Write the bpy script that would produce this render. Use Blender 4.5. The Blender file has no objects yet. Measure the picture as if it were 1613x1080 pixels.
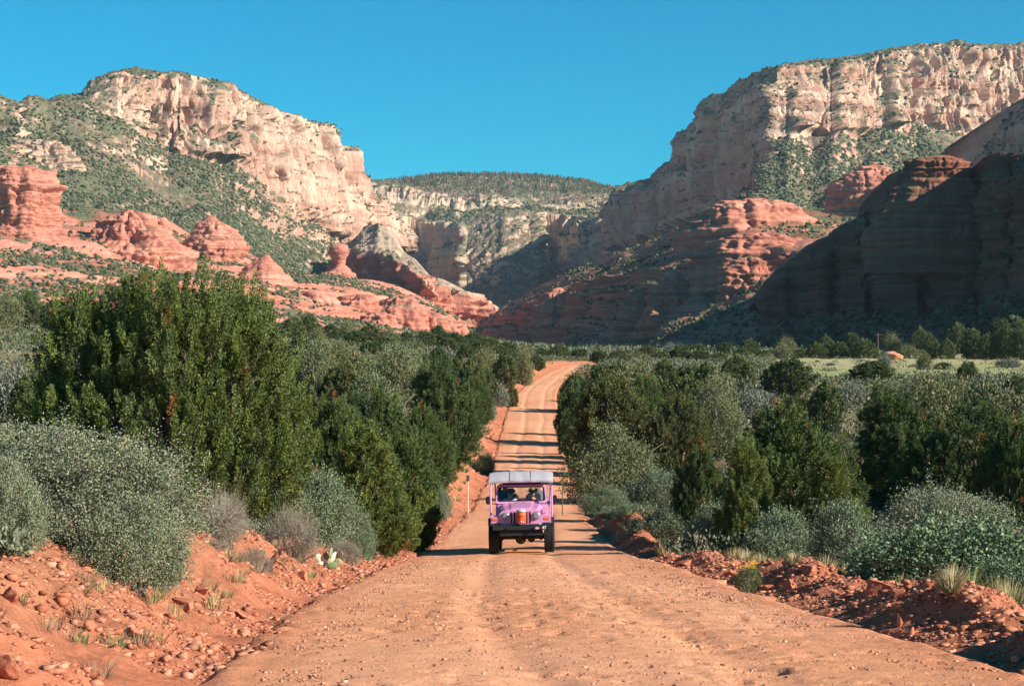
import bpy, math, random
import numpy as np
from math import radians, pi, sin, cos
from mathutils import Vector, Matrix

# ------------------------------------------------------------------ camera
SC = bpy.context.scene
COL = SC.collection
F = 3010.0; CX = 806.5; HY = 560.0           # focal length in photo pixels, horizon row of the photo
cam_d = bpy.data.cameras.new('camera'); cam = bpy.data.objects.new('camera', cam_d); COL.objects.link(cam)
cam_d.sensor_width = 36; cam_d.lens = 36 * F / 1613.0
cam.location = (0, 0, 0); cam.rotation_euler = (radians(90), 0, 0)
cam_d.shift_y = (HY - 540.0) / 1613.0
cam_d.clip_start = 0.5; cam_d.clip_end = 12000
SC.camera = cam
# ------------------------------------------------------------------ sky and sun
SUN = Vector((0.84, -0.38, 0.50)).normalized()
EL = math.asin(SUN.z); AZ = math.atan2(SUN.x, SUN.y)
w = bpy.data.worlds.new('World'); SC.world = w; w.use_nodes = True
nt = w.node_tree
bg = nt.nodes['Background']
sky = nt.nodes.new('ShaderNodeTexSky'); sky.sky_type = 'NISHITA'; sky.sun_disc = False
sky.sun_elevation = EL; sky.sun_rotation = AZ
sky.altitude = 1400; sky.air_density = 1.0; sky.dust_density = 0.15; sky.ozone_density = 0.6
tint = nt.nodes.new('ShaderNodeMix'); tint.data_type = 'RGBA'; tint.blend_type = 'MULTIPLY'
tint.inputs['Factor'].default_value = 1.0
tint.inputs['B'].default_value = (0.02, 0.93, 1.24, 1)
nt.links.new(sky.outputs[0], tint.inputs['A']); nt.links.new(tint.outputs['Result'], bg.inputs['Color'])
bg.inputs['Strength'].default_value = 0.050
sl = bpy.data.lights.new('sun', 'SUN'); sl.energy = 5.0; sl.angle = radians(0.5); sl.color = (1.0, 0.93, 0.82)
so = bpy.data.objects.new('sun', sl); COL.objects.link(so)
so.rotation_euler = SUN.to_track_quat('Z', 'Y').to_euler()
SC.view_settings.view_transform = 'Standard'; SC.view_settings.look = 'None'
SC.view_settings.exposure = 1.0; SC.view_settings.gamma = 1.0
SC.cycles.max_bounces = 5; SC.cycles.diffuse_bounces = 2; SC.cycles.glossy_bounces = 2
SC.cycles.transmission_bounces = 3; SC.cycles.transparent_max_bounces = 8; SC.cycles.volume_bounces = 0
SC.cycles.use_denoising = True; SC.cycles.caustics_reflective = False; SC.cycles.caustics_refractive = False
HAZE = True; VEG = True; JEEP = True

# ------------------------------------------------------------------ noise helpers (numpy)
def _h(ix, iy, iz, s):
    h = (ix.astype(np.uint32) * np.uint32(374761393) + iy.astype(np.uint32) * np.uint32(668265263)
         + iz.astype(np.uint32) * np.uint32(2246822519) + np.uint32(s * 1013904223 & 0xffffffff))
    h = (h ^ (h >> np.uint32(13))) * np.uint32(1274126177)
    h = (h ^ (h >> np.uint32(16))) * np.uint32(2654435761)
    h ^= h >> np.uint32(15)
    return h.astype(np.float64) / 4294967295.0 * 2 - 1
def noise(x, y, z, s=0):
    x, y, z = np.broadcast_arrays(np.asarray(x, float), np.asarray(y, float), np.asarray(z, float))
    x0 = np.floor(x); y0 = np.floor(y); z0 = np.floor(z)
    fx = x - x0; fy = y - y0; fz = z - z0
    fx = fx*fx*fx*(fx*(fx*6-15)+10); fy = fy*fy*fy*(fy*(fy*6-15)+10); fz = fz*fz*fz*(fz*(fz*6-15)+10)
    x0 = x0.astype(np.int64); y0 = y0.astype(np.int64); z0 = z0.astype(np.int64)
    r = 0
    for dx in (0, 1):
        for dy in (0, 1):
            for dz in (0, 1):
                wgt = (fx if dx else 1-fx) * (fy if dy else 1-fy) * (fz if dz else 1-fz)
                r = r + wgt * _h(x0+dx, y0+dy, z0+dz, s)
    return r
def fbm(x, y, z, o=4, s=0, g=0.5):
    a = 1.0; t = 0; n = 0
    for k in range(o):
        t = t + a * noise(x*2**k + 17.3*k, y*2**k + 5.1*k, z*2**k - 9.7*k, s+k*7); n += a; a *= g
    return t / n
def ridged(x, y, z, o=4, s=0):
    a = 1.0; t = 0; n = 0
    for k in range(o):
        t = t + a * (1 - 2*np.abs(noise(x*2**k + 7.3*k, y*2**k + 3.1*k, z*2**k - 4.7*k, s+k*7))); n += a; a *= 0.5
    return t / n
def billow(x, y, z, o=3, s=0):
    return -ridged(x, y, z, o, s)
def sst(a, b, x):
    t = np.clip((x-a)/(b-a), 0, 1); return t*t*(3-2*t)

# ------------------------------------------------------------------ material helpers
def new_mat(name):
    m = bpy.data.materials.new(name); m.use_nodes = True
    return m, m.node_tree, m.node_tree.nodes['Principled BSDF']
def simple(name, col, rough=0.6, metal=0.0, spec=0.3, noise_amt=0.0, scale=8.0, coat=0.0):
    m, t, b = new_mat(name)
    b.inputs['Base Color'].default_value = (*col, 1); b.inputs['Roughness'].default_value = rough
    b.inputs['Metallic'].default_value = metal; b.inputs['Specular IOR Level'].default_value = spec
    b.inputs['Coat Weight'].default_value = coat; b.inputs['Coat Roughness'].default_value = 0.15
    if noise_amt:
        tc = t.nodes.new('ShaderNodeTexCoord'); n = t.nodes.new('ShaderNodeTexNoise')
        n.inputs['Scale'].default_value = scale; n.inputs['Detail'].default_value = 6
        t.links.new(tc.outputs['Object'], n.inputs['Vector'])
        r = t.nodes.new('ShaderNodeMix'); r.data_type = 'RGBA'
        r.inputs['A'].default_value = (*[c*(1-noise_amt) for c in col], 1)
        r.inputs['B'].default_value = (*[min(1, c*(1+noise_amt)) for c in col], 1)
        t.links.new(n.outputs['Fac'], r.inputs['Factor']); t.links.new(r.outputs['Result'], b.inputs['Base Color'])
    return m
def attr_mat(name, rough=0.9, nscale=None, amt=0.25, bump=0.0, bscale=None, spec=0.1, vscale=(1, 1, 1), nscale2=None, bands=None):
    """base colour from the mesh's own colour attribute, broken up by world noise"""
    m, t, b = new_mat(name)
    b.inputs['Roughness'].default_value = rough; b.inputs['Specular IOR Level'].default_value = spec
    a = t.nodes.new('ShaderNodeAttribute'); a.attribute_name = 'Col'
    out = a.outputs['Color']
    geo = t.nodes.new('ShaderNodeNewGeometry')
    mp = t.nodes.new('ShaderNodeMapping'); mp.inputs['Scale'].default_value = vscale
    t.links.new(geo.outputs['Position'], mp.inputs['Vector'])
    for sc_, am in ((nscale, amt), (nscale2, amt)):
        if not sc_: continue
        n = t.nodes.new('ShaderNodeTexNoise'); n.inputs['Scale'].default_value = sc_; n.inputs['Detail'].default_value = 8
        n.inputs['Roughness'].default_value = 0.65
        t.links.new(mp.outputs[0], n.inputs['Vector'])
        mr = t.nodes.new('ShaderNodeMapRange'); mr.inputs['From Min'].default_value = 0.3; mr.inputs['From Max'].default_value = 0.7
        mr.inputs['To Min'].default_value = 1-am; mr.inputs['To Max'].default_value = 1+am
        t.links.new(n.outputs['Fac'], mr.inputs['Value'])
        mx = t.nodes.new('ShaderNodeVectorMath'); mx.operation = 'SCALE'
        t.links.new(out, mx.inputs[0]); t.links.new(mr.outputs[0], mx.inputs['Scale']); out = mx.outputs[0]
    if bands:                                     # thin beds of lighter and darker stone
        m2 = t.nodes.new('ShaderNodeMapping'); m2.inputs['Scale'].default_value = (bands[0]*.03, bands[0]*.03, bands[0])
        t.links.new(geo.outputs['Position'], m2.inputs['Vector'])
        n = t.nodes.new('ShaderNodeTexNoise'); n.inputs['Scale'].default_value = 1.0; n.inputs['Detail'].default_value = 7; n.inputs['Roughness'].default_value = .72
        t.links.new(m2.outputs[0], n.inputs['Vector'])
        mr = t.nodes.new('ShaderNodeMapRange'); mr.inputs['From Min'].default_value = .33; mr.inputs['From Max'].default_value = .64
        mr.inputs['To Min'].default_value = 1-bands[1]; mr.inputs['To Max'].default_value = 1+bands[1]
        t.links.new(n.outputs['Fac'], mr.inputs['Value'])
        mx = t.nodes.new('ShaderNodeVectorMath'); mx.operation = 'SCALE'
        t.links.new(out, mx.inputs[0]); t.links.new(mr.outputs[0], mx.inputs['Scale']); out = mx.outputs[0]
    t.links.new(out, b.inputs['Base Color'])
    if bump:
        n = t.nodes.new('ShaderNodeTexNoise'); n.inputs['Scale'].default_value = bscale; n.inputs['Detail'].default_value = 8
        n.inputs['Roughness'].default_value = 0.7
        t.links.new(mp.outputs[0], n.inputs['Vector'])
        bp = t.nodes.new('ShaderNodeBump'); bp.inputs['Distance'].default_value = bump
        t.links.new(n.outputs['Fac'], bp.inputs['Height']); t.links.new(bp.outputs[0], b.inputs['Normal'])
    return m

# ------------------------------------------------------------------ mesh helpers
def np_mesh(name, V, faces, mat=None, parent=None, col=None, smooth=False, link=True):
    """V (n,3); faces (m,k) with k = 3 or 4; col (n,3) goes to the colour attribute"""
    V = np.asarray(V, np.float32); faces = np.asarray(faces, np.int32)
    me = bpy.data.meshes.new(name); k = faces.shape[1]; m = len(faces)
    me.vertices.add(len(V)); me.vertices.foreach_set('co', V.ravel())
    me.loops.add(m*k); me.loops.foreach_set('vertex_index', faces.ravel())
    me.polygons.add(m); me.polygons.foreach_set('loop_start', np.arange(0, m*k, k, dtype=np.int32))
    me.polygons.foreach_set('loop_total', np.full(m, k, np.int32))
    if smooth: me.polygons.foreach_set('use_smooth', np.ones(m, bool))
    if col is not None:
        a = me.color_attributes.new('Col', 'FLOAT_COLOR', 'POINT')
        c = np.ones((len(V), 4), np.float32); c[:, :3] = col; a.data.foreach_set('color', c.ravel())
    me.update(calc_edges=True)
    if mat: me.materials.append(mat)
    o = bpy.data.objects.new(name, me)
    if link: COL.objects.link(o)
    if parent: o.parent = parent
    return o
def grid_faces(nu, nv):
    i = np.arange(nu-1)[:, None] * nv + np.arange(nv-1)[None, :]
    return np.stack([i, i+1, i+nv+1, i+nv], -1).reshape(-1, 4)
def grid_normals(P):
    du = np.gradient(P, axis=0); dv = np.gradient(P, axis=1)
    n = np.cross(du, dv); n /= np.linalg.norm(n, axis=-1, keepdims=True) + 1e-9
    return n
def tag(o, label=None, cat=None, group=None, kind=None):
    if label: o['label'] = label
    if cat: o['category'] = cat
    if group: o['group'] = group
    if kind: o['kind'] = kind
    return o
def mixc(a, b, t): return np.asarray(a)*(1-t[..., None]) + np.asarray(b)*t[..., None]

# ------------------------------------------------------------------ the lie of the land
_RZ = np.array([(-60, 1.2), (-20, -0.6), (0, -1.45), (13.3, -2.35), (23, -3.08), (32, -3.8), (40, -4.45), (54, -5.7), (62, -6.15), (80, -6.5),
                (110, -6.75), (143, -6.6), (175, -5.3), (200, -4.25), (225, -3.55), (250, -2.95), (300, -1.75), (340, -1.35), (400, -1.2),
                (600, 0.2), (800, 1.8), (1200, 5), (2000, 12), (4500, 40)])
_RX = np.array([(-60, 3.0), (0, 1.5), (13.3, .86), (23, .47), (54, .16), (64, .3), (80, .6), (110, 1.0), (143, 1.35), (175, 1.83), (200, 2.4),
                (225, 3.6), (250, 5.3), (280, 7.6), (300, 9.4), (322, 13.5), (345, 21), (370, 32), (5000, 32)])
_RW = np.array([(-60, 3.1), (54, 3.0), (66, 2.75), (80, 2.3), (105, 2.2), (143, 2.4), (170, 2.4), (250, 1.8), (300, 1.6), (5000, 1.6)])
_t = np.linspace(-60, 1400, 2921)
def _tab(A, k):
    v = np.interp(_t, A[:, 0], A[:, 1]); ker = np.hanning(k); ker /= ker.sum()
    return np.convolve(np.pad(v, k//2, mode='edge'), ker, 'valid')[:len(_t)]
_tz, _tx, _tw = _tab(_RZ, 17), _tab(_RX, 25), _tab(_RW, 25)
def road_z(y): return np.where(y > 1390, np.interp(y, _RZ[:, 0], _RZ[:, 1]), np.interp(y, _t, _tz))
def road_x(y): return np.interp(y, _t, _tx)
def road_w(y): return np.interp(y, _t, _tw)

def ground(x, y, fine=True):
    x, y = np.broadcast_arrays(np.asarray(x, float), np.asarray(y, float))
    z = road_z(y) + 0.0
    xr = x - road_x(y); hw = road_w(y); on = y < 360
    edge = fbm(x/1.3, y/1.3, 0, 3, 40) * 0.35
    tl = -xr - hw + edge; tr = xr - hw + edge
    # left bank
    hl = np.interp(y, [-20, 12, 30, 42, 55, 70, 90, 140, 170, 230, 300, 360], [1.0, 1.05, 1.0, .7, .35, .7, 1.1, 1.1, .6, .8, 1.0, 0])
    z = z + hl * sst(0, 2.3, tl)
    # right berm of graded spoil, then level ground
    hb = np.interp(y, [-20, 8, 14, 22, 30, 40, 52, 62, 76, 90, 300], [.5, .55, .55, .42, .42, .3, .12, .9, .5, .2, .1])
    bw = 0.55 + 0.2*noise(y/3.0, 0, 0, 5)
    z = z + hb*(0.85+0.22*noise(y/1.7, 3, 0, 6)) * np.exp(-((tr-0.95)/bw)**2) * (tr > -0.3) - 0.15*sst(1.2, 4, tr)*(y < 80) + .25*sst(0, 3, tr)*(y > 60)
    # far swells
    far = sst(60, 400, y) * sst(2, 30, np.abs(xr))
    z = z + far * 1.2 * fbm(x/60, y/60, 1, 3, 11)
    z = z + np.clip(-xr-8, 0, 45) * 0.08 * sst(60, 300, y)
    z = z + np.clip(-xr-60, 0, 260) * 0.085 * sst(150, 400, y)
    z = z - 0.5*sst(20, 80, y)*(1-sst(130, 200, y))*sst(1.5, 14, xr)
    z = z + 1.7*sst(1.5, 9, tl)*sst(44, 70, y)*(1-sst(230, 330, y)) + 1.5*sst(2.5, 10, tr)*sst(42, 62, y)*(1-sst(170, 260, y))
    rough = sst(-0.2, 1.0, np.maximum(tl, tr))
    z = z + rough * 0.22 * fbm(x/2.2, y/2.2, 2, 4, 12)
    if fine:
        near = 1 - sst(45, 90, y)
        z = z + rough * near * (0.07 * billow(x/0.5, y/0.5, 3, 3, 13) + 0.05*fbm(x/0.16, y/0.16, 0, 3, 14))
    z = z - 0.35 * on * (1 - sst(-0.45, 0.02, np.maximum(tl, tr)))
    return z
def gz(x, y): return float(ground(np.array([x]), np.array([y]), False)[0])

def build_ground():
    ys = [-45.0]
    while ys[-1] < 4600:
        y = ys[-1]
        ys.append(y + (0.6 if y < 6 else max(0.05, 0.0042*(y-4)) if y < 60 else 0.0062*(y-4)))
    ys = np.array(ys)
    n = 400
    s = np.linspace(-1, 1, 2*n+1); sa = np.abs(s)
    base = np.interp(sa, [0, .06, .62, .80, 1.0], [0, 2.7, 9.0, 24.0, 45.0])
    Y = np.repeat(ys[:, None], len(s), 1)
    X = road_x(Y)*(1-sst(0.6, 1, sa))[None, :] + np.sign(s)[None]*(base[None]*(1+np.maximum(Y-25, 0)/70) + (sst(.8, 1, sa)**2)[None]*np.maximum(Y, 0)*.15)
    Z = ground(X, Y)
    P = np.stack([X, Y, Z], -1)
    # colour: red earth by the road, paler soil and dry grass away from it
    n1 = fbm(X/9, Y/9, 0, 4, 21); n2 = fbm(X/0.6, Y/0.6, 0, 3, 22); n3 = fbm(X/45, Y/25, 0, 3, 23)
    red = np.array((0.37, 0.132, 0.072)); dirt = np.array((0.36, 0.17, 0.095)); soil = np.array((0.20, 0.14, 0.09)); dry = np.array((0.26, 0.23, 0.12)); dgreen = np.array((0.12, 0.125, 0.065))
    c = mixc(red, red*1.25, sst(-.5, .6, n2))
    d = np.abs(X-road_x(Y)) - road_w(Y)
    c = mixc(c, dirt, sst(.2, 2.5, d + n1*1.5)*0.7)
    c = mixc(c, soil, sst(3, 9, d + n1*4))
    c = mixc(c, dry, sst(150, 260, Y)*sst(0.0, 0.3, n1*.5+.3)*sst(12, 25, d))
    c = mixc(c, dgreen, sst(.0, .5, n3)*sst(3, 9, d)*.8)
    mead = sst(150, 220, Y)*(1-sst(480, 600, Y))*sst(25, 45, X)
    c = mixc(c, mixc((0.255, 0.265, 0.115), (0.33, 0.29, 0.15), sst(-.3, .4, n3)), mead)
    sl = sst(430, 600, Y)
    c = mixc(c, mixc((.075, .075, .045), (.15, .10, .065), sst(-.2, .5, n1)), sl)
    m = attr_mat('ground_earth', 0.95, 1.3, 0.22, 0.05, 9.0, 0.05, nscale2=14)
    o = np_mesh('ground', P.reshape(-1, 3), grid_faces(len(ys), len(s))[:, ::-1], m, None, c.reshape(-1, 3), True)
    tag(o, kind='structure')

def road_surface(x, y):
    hw = road_w(y); s = x/hw
    z = road_z(y) + 0.05 + 0.04*(1-s*s) + s*0.07*np.exp(-((y-56)/14)**2)
    z = z - 0.30*sst(0.93, 1.22, np.abs(s)+0.07*fbm(x/1.3, y/1.3, 5, 3, 44))
    # shallow wheel ruts
    for c_ in (-0.75, 0.85):
        z = z - 0.035*np.exp(-((x-c_-0.25*noise(y/11, c_, 0, 3))/0.22)**2)
    return z
def build_road():
    ys = [-30.0]
    while ys[-1] < 372:
        y = ys[-1]
        ys.append(y + (0.25 if y < 8 else max(0.035, 0.0028*(y-2)) if y < 60 else 0.006*y))
    ys = np.array(ys); xs = np.linspace(-1.25, 1.25, 190)
    Y = np.repeat(ys[:, None], len(xs), 1); XR = xs[None, :]*road_w(Y)
    Z = road_surface(XR, Y)
    X = XR + road_x(Y)
    near = 1 - sst(30, 75, Y)
    Z += 0.018*fbm(X/0.7, Y/1.4, 0, 3, 31) + 0.006*noise(X/0.12, Y/0.12, 0, 32)*near
    # hoof and tyre scuffs: small pits where the patch noise allows
    patch = sst(-0.15, 0.35, fbm(X/2.0, Y/2.6, 9, 2, 33)) * (1-sst(2.0, 2.6, np.abs(XR)))
    pit = sst(0.36, 0.66, noise(X/0.20, Y/0.16, 1, 34))
    Z -= 0.045*pit*patch*near
    Z += 0.02*sst(0.5, .8, noise(X/0.16, Y/0.14, 4, 36))*near*patch
    # loose windrow on the edges
    ed = sst(0.72, 0.95, np.abs(xs))[None, :]
    Z += ed*0.05*np.abs(fbm(X/0.3, Y/0.5, 0, 3, 35))
    # washboard
    Z += 0.006*np.sin(Y*9 + 2*noise(X/1.5, Y/3, 0, 37))*(1-sst(60, 90, Y))*sst(-.2, .3, noise(X/2, Y/6, 0, 38))
    P = np.stack([X, Y, Z], -1)
    n1 = fbm(X/3.2, Y/7, 0, 4, 41); n2 = fbm(X/.35, Y/.5, 0, 3, 42)
    a = np.array((0.60, 0.265, 0.140)); b = np.array((0.68, 0.325, 0.185)); r = np.array((0.50, 0.185, 0.095))
    c = mixc(a, b, sst(-.5, .5, n1)); c = mixc(c, r, 0.55*ed + 0*Y)
    for c_ in (-0.8, 0.8):
        c = mixc(c, b*1.06, 0.6*np.exp(-((XR-c_-0.3*noise(Y/14, c_, 2, 3))/0.28)**2))
    c = c*(1 + 0.10*n2)[..., None]
    m = attr_mat('road_dirt', 0.95, 2.2, 0.10, 0.03, 24.0, 0.05, nscale2=30)
    o = np_mesh('road', P.reshape(-1, 3), grid_faces(len(ys), len(xs))[:, ::-1], m, None, c.reshape(-1, 3), True)
    tag(o, kind='structure')
build_ground(); build_road()

# ------------------------------------------------------------------ mountains, cliffs and red rocks
CREAM = np.array((0.58, 0.38, 0.28)); PINK = np.array((0.50, 0.27, 0.19)); PALE = np.array((0.60, 0.45, 0.32)); YEL = np.array((0.60, 0.44, 0.24))
RED = np.array((0.48, 0.185, 0.125)); REDL = np.array((0.60, 0.31, 0.225)); REDD = np.array((0.34, 0.10, 0.065))
SOIL = np.array((0.19, 0.145, 0.092)); SCRUB = np.array((0.085, 0.10, 0.055)); BROWN = np.array((0.16, 0.115, 0.085))
MAT_ROCK = attr_mat('sandstone', 0.95, 0.05, 0.16, 5.0, 0.12, 0.05, nscale2=0.25, vscale=(1, 1, .45), bands=(.09, .16))
MAT_ROCKN = attr_mat('red_sandstone', 0.95, 0.12, 0.14, 1.6, 0.30, 0.05, vscale=(1, 1, 2.5), nscale2=0.6, bands=(.32, .42))
SCRUB_PTS = []        # (x, y, z, size) for the scrub that grows on the slopes

def formation(name, st, nu, nv, col_fn, disp_fn, label, mat=None, smooth_px=5, rim=1.5, rim_l=9.0, back=True,
              scrub=None, back_d=260.0):
    """st: list of (px, [(py, dist), ...]) - equal numbers of rows. The rows run from skyline down to foot."""
    xs = np.array([s[0] for s in st], float); R = len(st[0][1])
    px = np.linspace(xs[0], xs[-1], nu)
    py = np.stack([np.interp(px, xs, [s[1][k][0] for s in st]) for k in range(R)], 1)
    D = np.stack([np.interp(px, xs, [s[1][k][1] for s in st]) for k in range(R)], 1)
    step = (xs[-1]-xs[0])/nu; k = max(3, int(smooth_px/step)|1); ker = np.hanning(k+2)[1:-1]; ker /= ker.sum()
    def sm(a): return np.stack([np.convolve(np.pad(a[:, j], k//2, mode='edge'), ker, 'valid') for j in range(a.shape[1])], 1)
    D = sm(D); py = sm(py)
    py[:, 0] += rim*fbm(px/rim_l, 0, 0, 4, hash(name) % 97 if False else len(name)*3+nu % 31)
    for j in range(1, R-1):
        py[:, j] += rim*2.0*fbm(px/(rim_l*2.5), j*3.3, 0, 4, 5+j)
    tv = []; seg = []
    for j in range(R-1):
        n = nv[j]
        tv += [j + i/n for i in range(n)]
    tv.append(R-1.0); tv = np.array(tv); j0 = np.minimum(tv.astype(int), R-2); f = tv - j0
    PY = py[:, j0]*(1-f) + py[:, j0+1]*f; DD = D[:, j0]*(1-f) + D[:, j0+1]*f
    PX = np.repeat(px[:, None], len(tv), 1)
    P = np.stack([(PX-CX)/F*DD, DD, -(PY-HY)/F*DD], -1)
    N = grid_normals(P)
    N *= np.sign((N*np.array([0, -1, 0.6])).sum(-1, keepdims=True)+1e-9)
    kv = np.hanning(17)[1:-1]; kv /= kv.sum()
    for q in range(3):
        Np = np.pad(N[..., q], ((0, 0), (7, 7)), mode='edge')
        N[..., q] = sum(kv[i]*Np[:, i:i+N.shape[1]] for i in range(15))
    N /= np.linalg.norm(N, axis=-1, keepdims=True)
    T = np.repeat(tv[None, :], nu, 0)
    P = disp_fn(P, N, T)
    if back:                                     # carry the rock away behind the skyline, then down to the ground
        b1 = P[:, :1] + np.array([0, 1, 0.02])*back_d*0.25
        b2 = P[:, :1] + np.array([0, 1, 0])*back_d*1.0; b2[..., 2] = b1[..., 2]-8
        b3 = b2 + np.array([0, 60, 0]); b3[..., 2] = -20
        P2 = np.concatenate([b3, b2, b1, P], 1); T2 = np.concatenate([T[:, :1]-3, T[:, :1]-2, T[:, :1]-1, T], 1)
    else:
        P2 = P; T2 = T
    N2 = grid_normals(P2); N2 *= np.sign((N2*np.array([0, -1, 0.6])).sum(-1, keepdims=True)+1e-9)
    C = col_fn(P2, N2, T2)
    o = np_mesh(name, P2.reshape(-1, 3), grid_faces(*P2.shape[:2]), mat or MAT_ROCK, None, C.reshape(-1, 3), False)
    tag(o, label, kind='structure')
    if scrub:
        nb = P2.shape[1]-P.shape[1]
        scatter(P2[:, nb:], N2[:, nb:], T, scrub)
    return P

def scatter(P, N, T, fn):
    """fn(P,N,T) -> probability per cell (in plants per 100 m2) and size; appends to the scrub list"""
    rng = np.random.default_rng(7+P.shape[0])
    a = P[1:, :-1]-P[:-1, :-1]; b = P[:-1, 1:]-P[:-1, :-1]
    area = np.linalg.norm(np.cross(a, b), axis=-1)
    dens, size = fn(P, N, T)
    lam = area/100.0*dens[:-1, :-1]
    cnt = rng.poisson(np.clip(lam, 0, 6))
    iu, iv = np.nonzero(cnt)
    for rep in range(int(cnt.max()) if cnt.size else 0):
        m = cnt[iu, iv] > rep
        u, v = iu[m], iv[m]
        p = P[u, v] + a[u, v]*rng.random((len(u), 1)) + b[u, v]*rng.random((len(u), 1))
        s = size[u, v]*np.exp(np.clip(rng.normal(-.05, .42, len(u)), -1, .42))
        SCRUB_PTS.append(np.column_stack([p, s]))

def terr(x, y, z, l, seed, warp=.3):
    u = z/l + warp*fbm(x/(l*9), y/(l*9), seed, 2, seed); i = np.floor(u); f = u-i
    a = noise(i*1.37+seed*5.1, 0*i, 0*i+.5, seed+1)*.5+.75
    return a*(f**.6 - 1.0*sst(.82, 1.0, f)) - .4
def cliffness(N): return 1 - sst(0.35, 0.75, N[..., 2])

def disp_sand(fl=14, fl_l=32, st=5, st_l=16, tal=4, seed=0):
    """buttresses and flutes on the steep faces, ledges, lumpy talus"""
    def f(P, N, T):
        x, y, z = P[..., 0], P[..., 1], P[..., 2]
        c = cliffness(N)
        H = N.copy(); H[..., 2] *= 0.25
        wx = x + 12*fbm(x/90, y/90, z/60, 2, seed); 
        big = ridged(wx/(fl_l*3.2), y/(fl_l*5), z/(fl_l*9), 2, seed+1)
        med = ridged(wx/fl_l, y/(fl_l*1.6), z/(fl_l*13.0), 4, seed+2)
        fin = fbm(x/(fl_l*.24), y/(fl_l*.45), z/(fl_l*2.6), 4, seed+3)
        zz = z + 5*fbm(x/120, y/120, 0, 2, seed+5)
        led = noise(0*x, 0*x+seed*3.7, zz/st_l, seed+4) + .5*noise(0*x, 0*x, zz/(st_l*.4), seed+6)
        blk = np.sign(noise(x/(fl_l*.7), y/fl_l, np.floor(zz/(st_l*.8)+.5), seed+8))*1.0
        crk = sst(.55, .93, ridged(wx/(fl_l*.75), y/(fl_l*1.1), z/(fl_l*5.5), 2, seed+12)); crk2 = sst(.6, .95, ridged(wx/(fl_l*.3), y/(fl_l*.5), z/(fl_l*2.2), 2, seed+14))
        d = c*(fl*.8*big + fl*1.2*med + fl*.7*fin + st*.25*led + st*.2*blk - fl*1.0*crk - fl*.55*crk2 + st*.5*terr(x, y, zz, st_l*1.6, seed+15)*sst(-.2, .4, fbm(x/150, y/150, z/50, 2, seed+16)))
        t = (1-c)*tal*(fbm(x/14, y/14, z/14, 5, seed+7) + 1.1*billow(x/60, y/120, 0, 3, seed+9))
        d = d*sst(-0.05, 0.25, T)*(.68 + .32*sst(1.0, 1.3, T))  # hold the very rim
        return P + H*d[..., None] + np.array([0, 0, 1])*t[..., None]*sst(0, .3, T)[..., None]
    return f
def disp_red(st=5, st_l=9, bl=10, bl_l=45, rough=1.5, seed=0, gully=0):
    """rounded slickrock: billows creased by gullies, cut by thin horizontal beds"""
    def f(P, N, T):
        x, y, z = P[..., 0], P[..., 1], P[..., 2]
        c = 1 - sst(0.6, 0.92, N[..., 2])
        H = N.copy(); H[..., 2] *= 0.4
        zz = z + 3*fbm(x/80, y/80, 0, 2, seed+5)
        b = billow(x/bl_l, y/bl_l, z/(bl_l*.8), 3, seed+1)
        led = noise(0*x, 0*x+seed*3.7, zz/st_l, seed+4) + .6*noise(0*x, 0*x, zz/(st_l*.35), seed+6)
        g = ridged(x/(bl_l*.5), y/(bl_l*.8), z/(bl_l*3), 3, seed+8)
        crk = sst(.5, .92, ridged(x/(bl_l*.6), y/(bl_l*.7), z/(bl_l*2.4), 2, seed+12))
        tr_ = terr(x, y, zz, st_l*1.25, seed+15) + .5*terr(x, y, zz, st_l*.42, seed+17) + .22*terr(x, y, zz, st_l*.17, seed+19)
        d = bl*.8*(b) + c*(st*.5*led + st*1.0*tr_ + gully*g - st*.9*crk) + rough*fbm(x/6, y/6, z/4, 4, seed+7)
        d = d*sst(-.05, .3, T)
        return P + H*d[..., None]
    return f
def col_sand(tal_rows=(3.0, 99), soil=SOIL, redz=None, seed=0, pal=(CREAM, PINK, PALE), veg=0.6):
    def f(P, N, T):
        x, y, z = P[..., 0], P[..., 1], P[..., 2]
        n = fbm(x/70, y/70, z/18, 4, seed+20); st = noise(0*x, 0*x, z/11 + .6*n, seed+21)
        drip = fbm(x/9, y/14, z/90, 3, seed+22)
        c = mixc(pal[0], pal[1], sst(-.35, .45, n*.8+st*.35)); c = mixc(c, pal[2], sst(.1, .6, drip)*.6)
        c = mixc(c, pal[1]*0.62, sst(.25, .7, fbm(x/6, y/10, z/60, 3, seed+23))*.45)
        if redz is not None: c = mixc(c, RED*1.05, sst(redz+25, redz-25, z + 25*n) if False else 1-sst(redz-25, redz+25, z+25*n))
        nz = N[..., 2] + .22*fbm(x/25, y/25, z/25, 3, seed+24)
        s = sst(.42, .66, nz)
        g = mixc(soil*(1+.25*fbm(x/5, y/5, z/5, 3, seed+29))[..., None], SCRUB*1.4, sst(-.25, .35, fbm(x/22, y/22, z/22, 4, seed+25))*veg*1.3)
        g = mixc(g, BROWN, sst(.1, .4, fbm(x/90, y/90, z/90, 3, seed+27))*.6)
        out = sst(.28, .5, fbm(x/11, y/11, z/11, 4, seed+26))
        g = mixc(g, c*.9, out*.75)
        return mixc(c, g, s)
    return f
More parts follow.
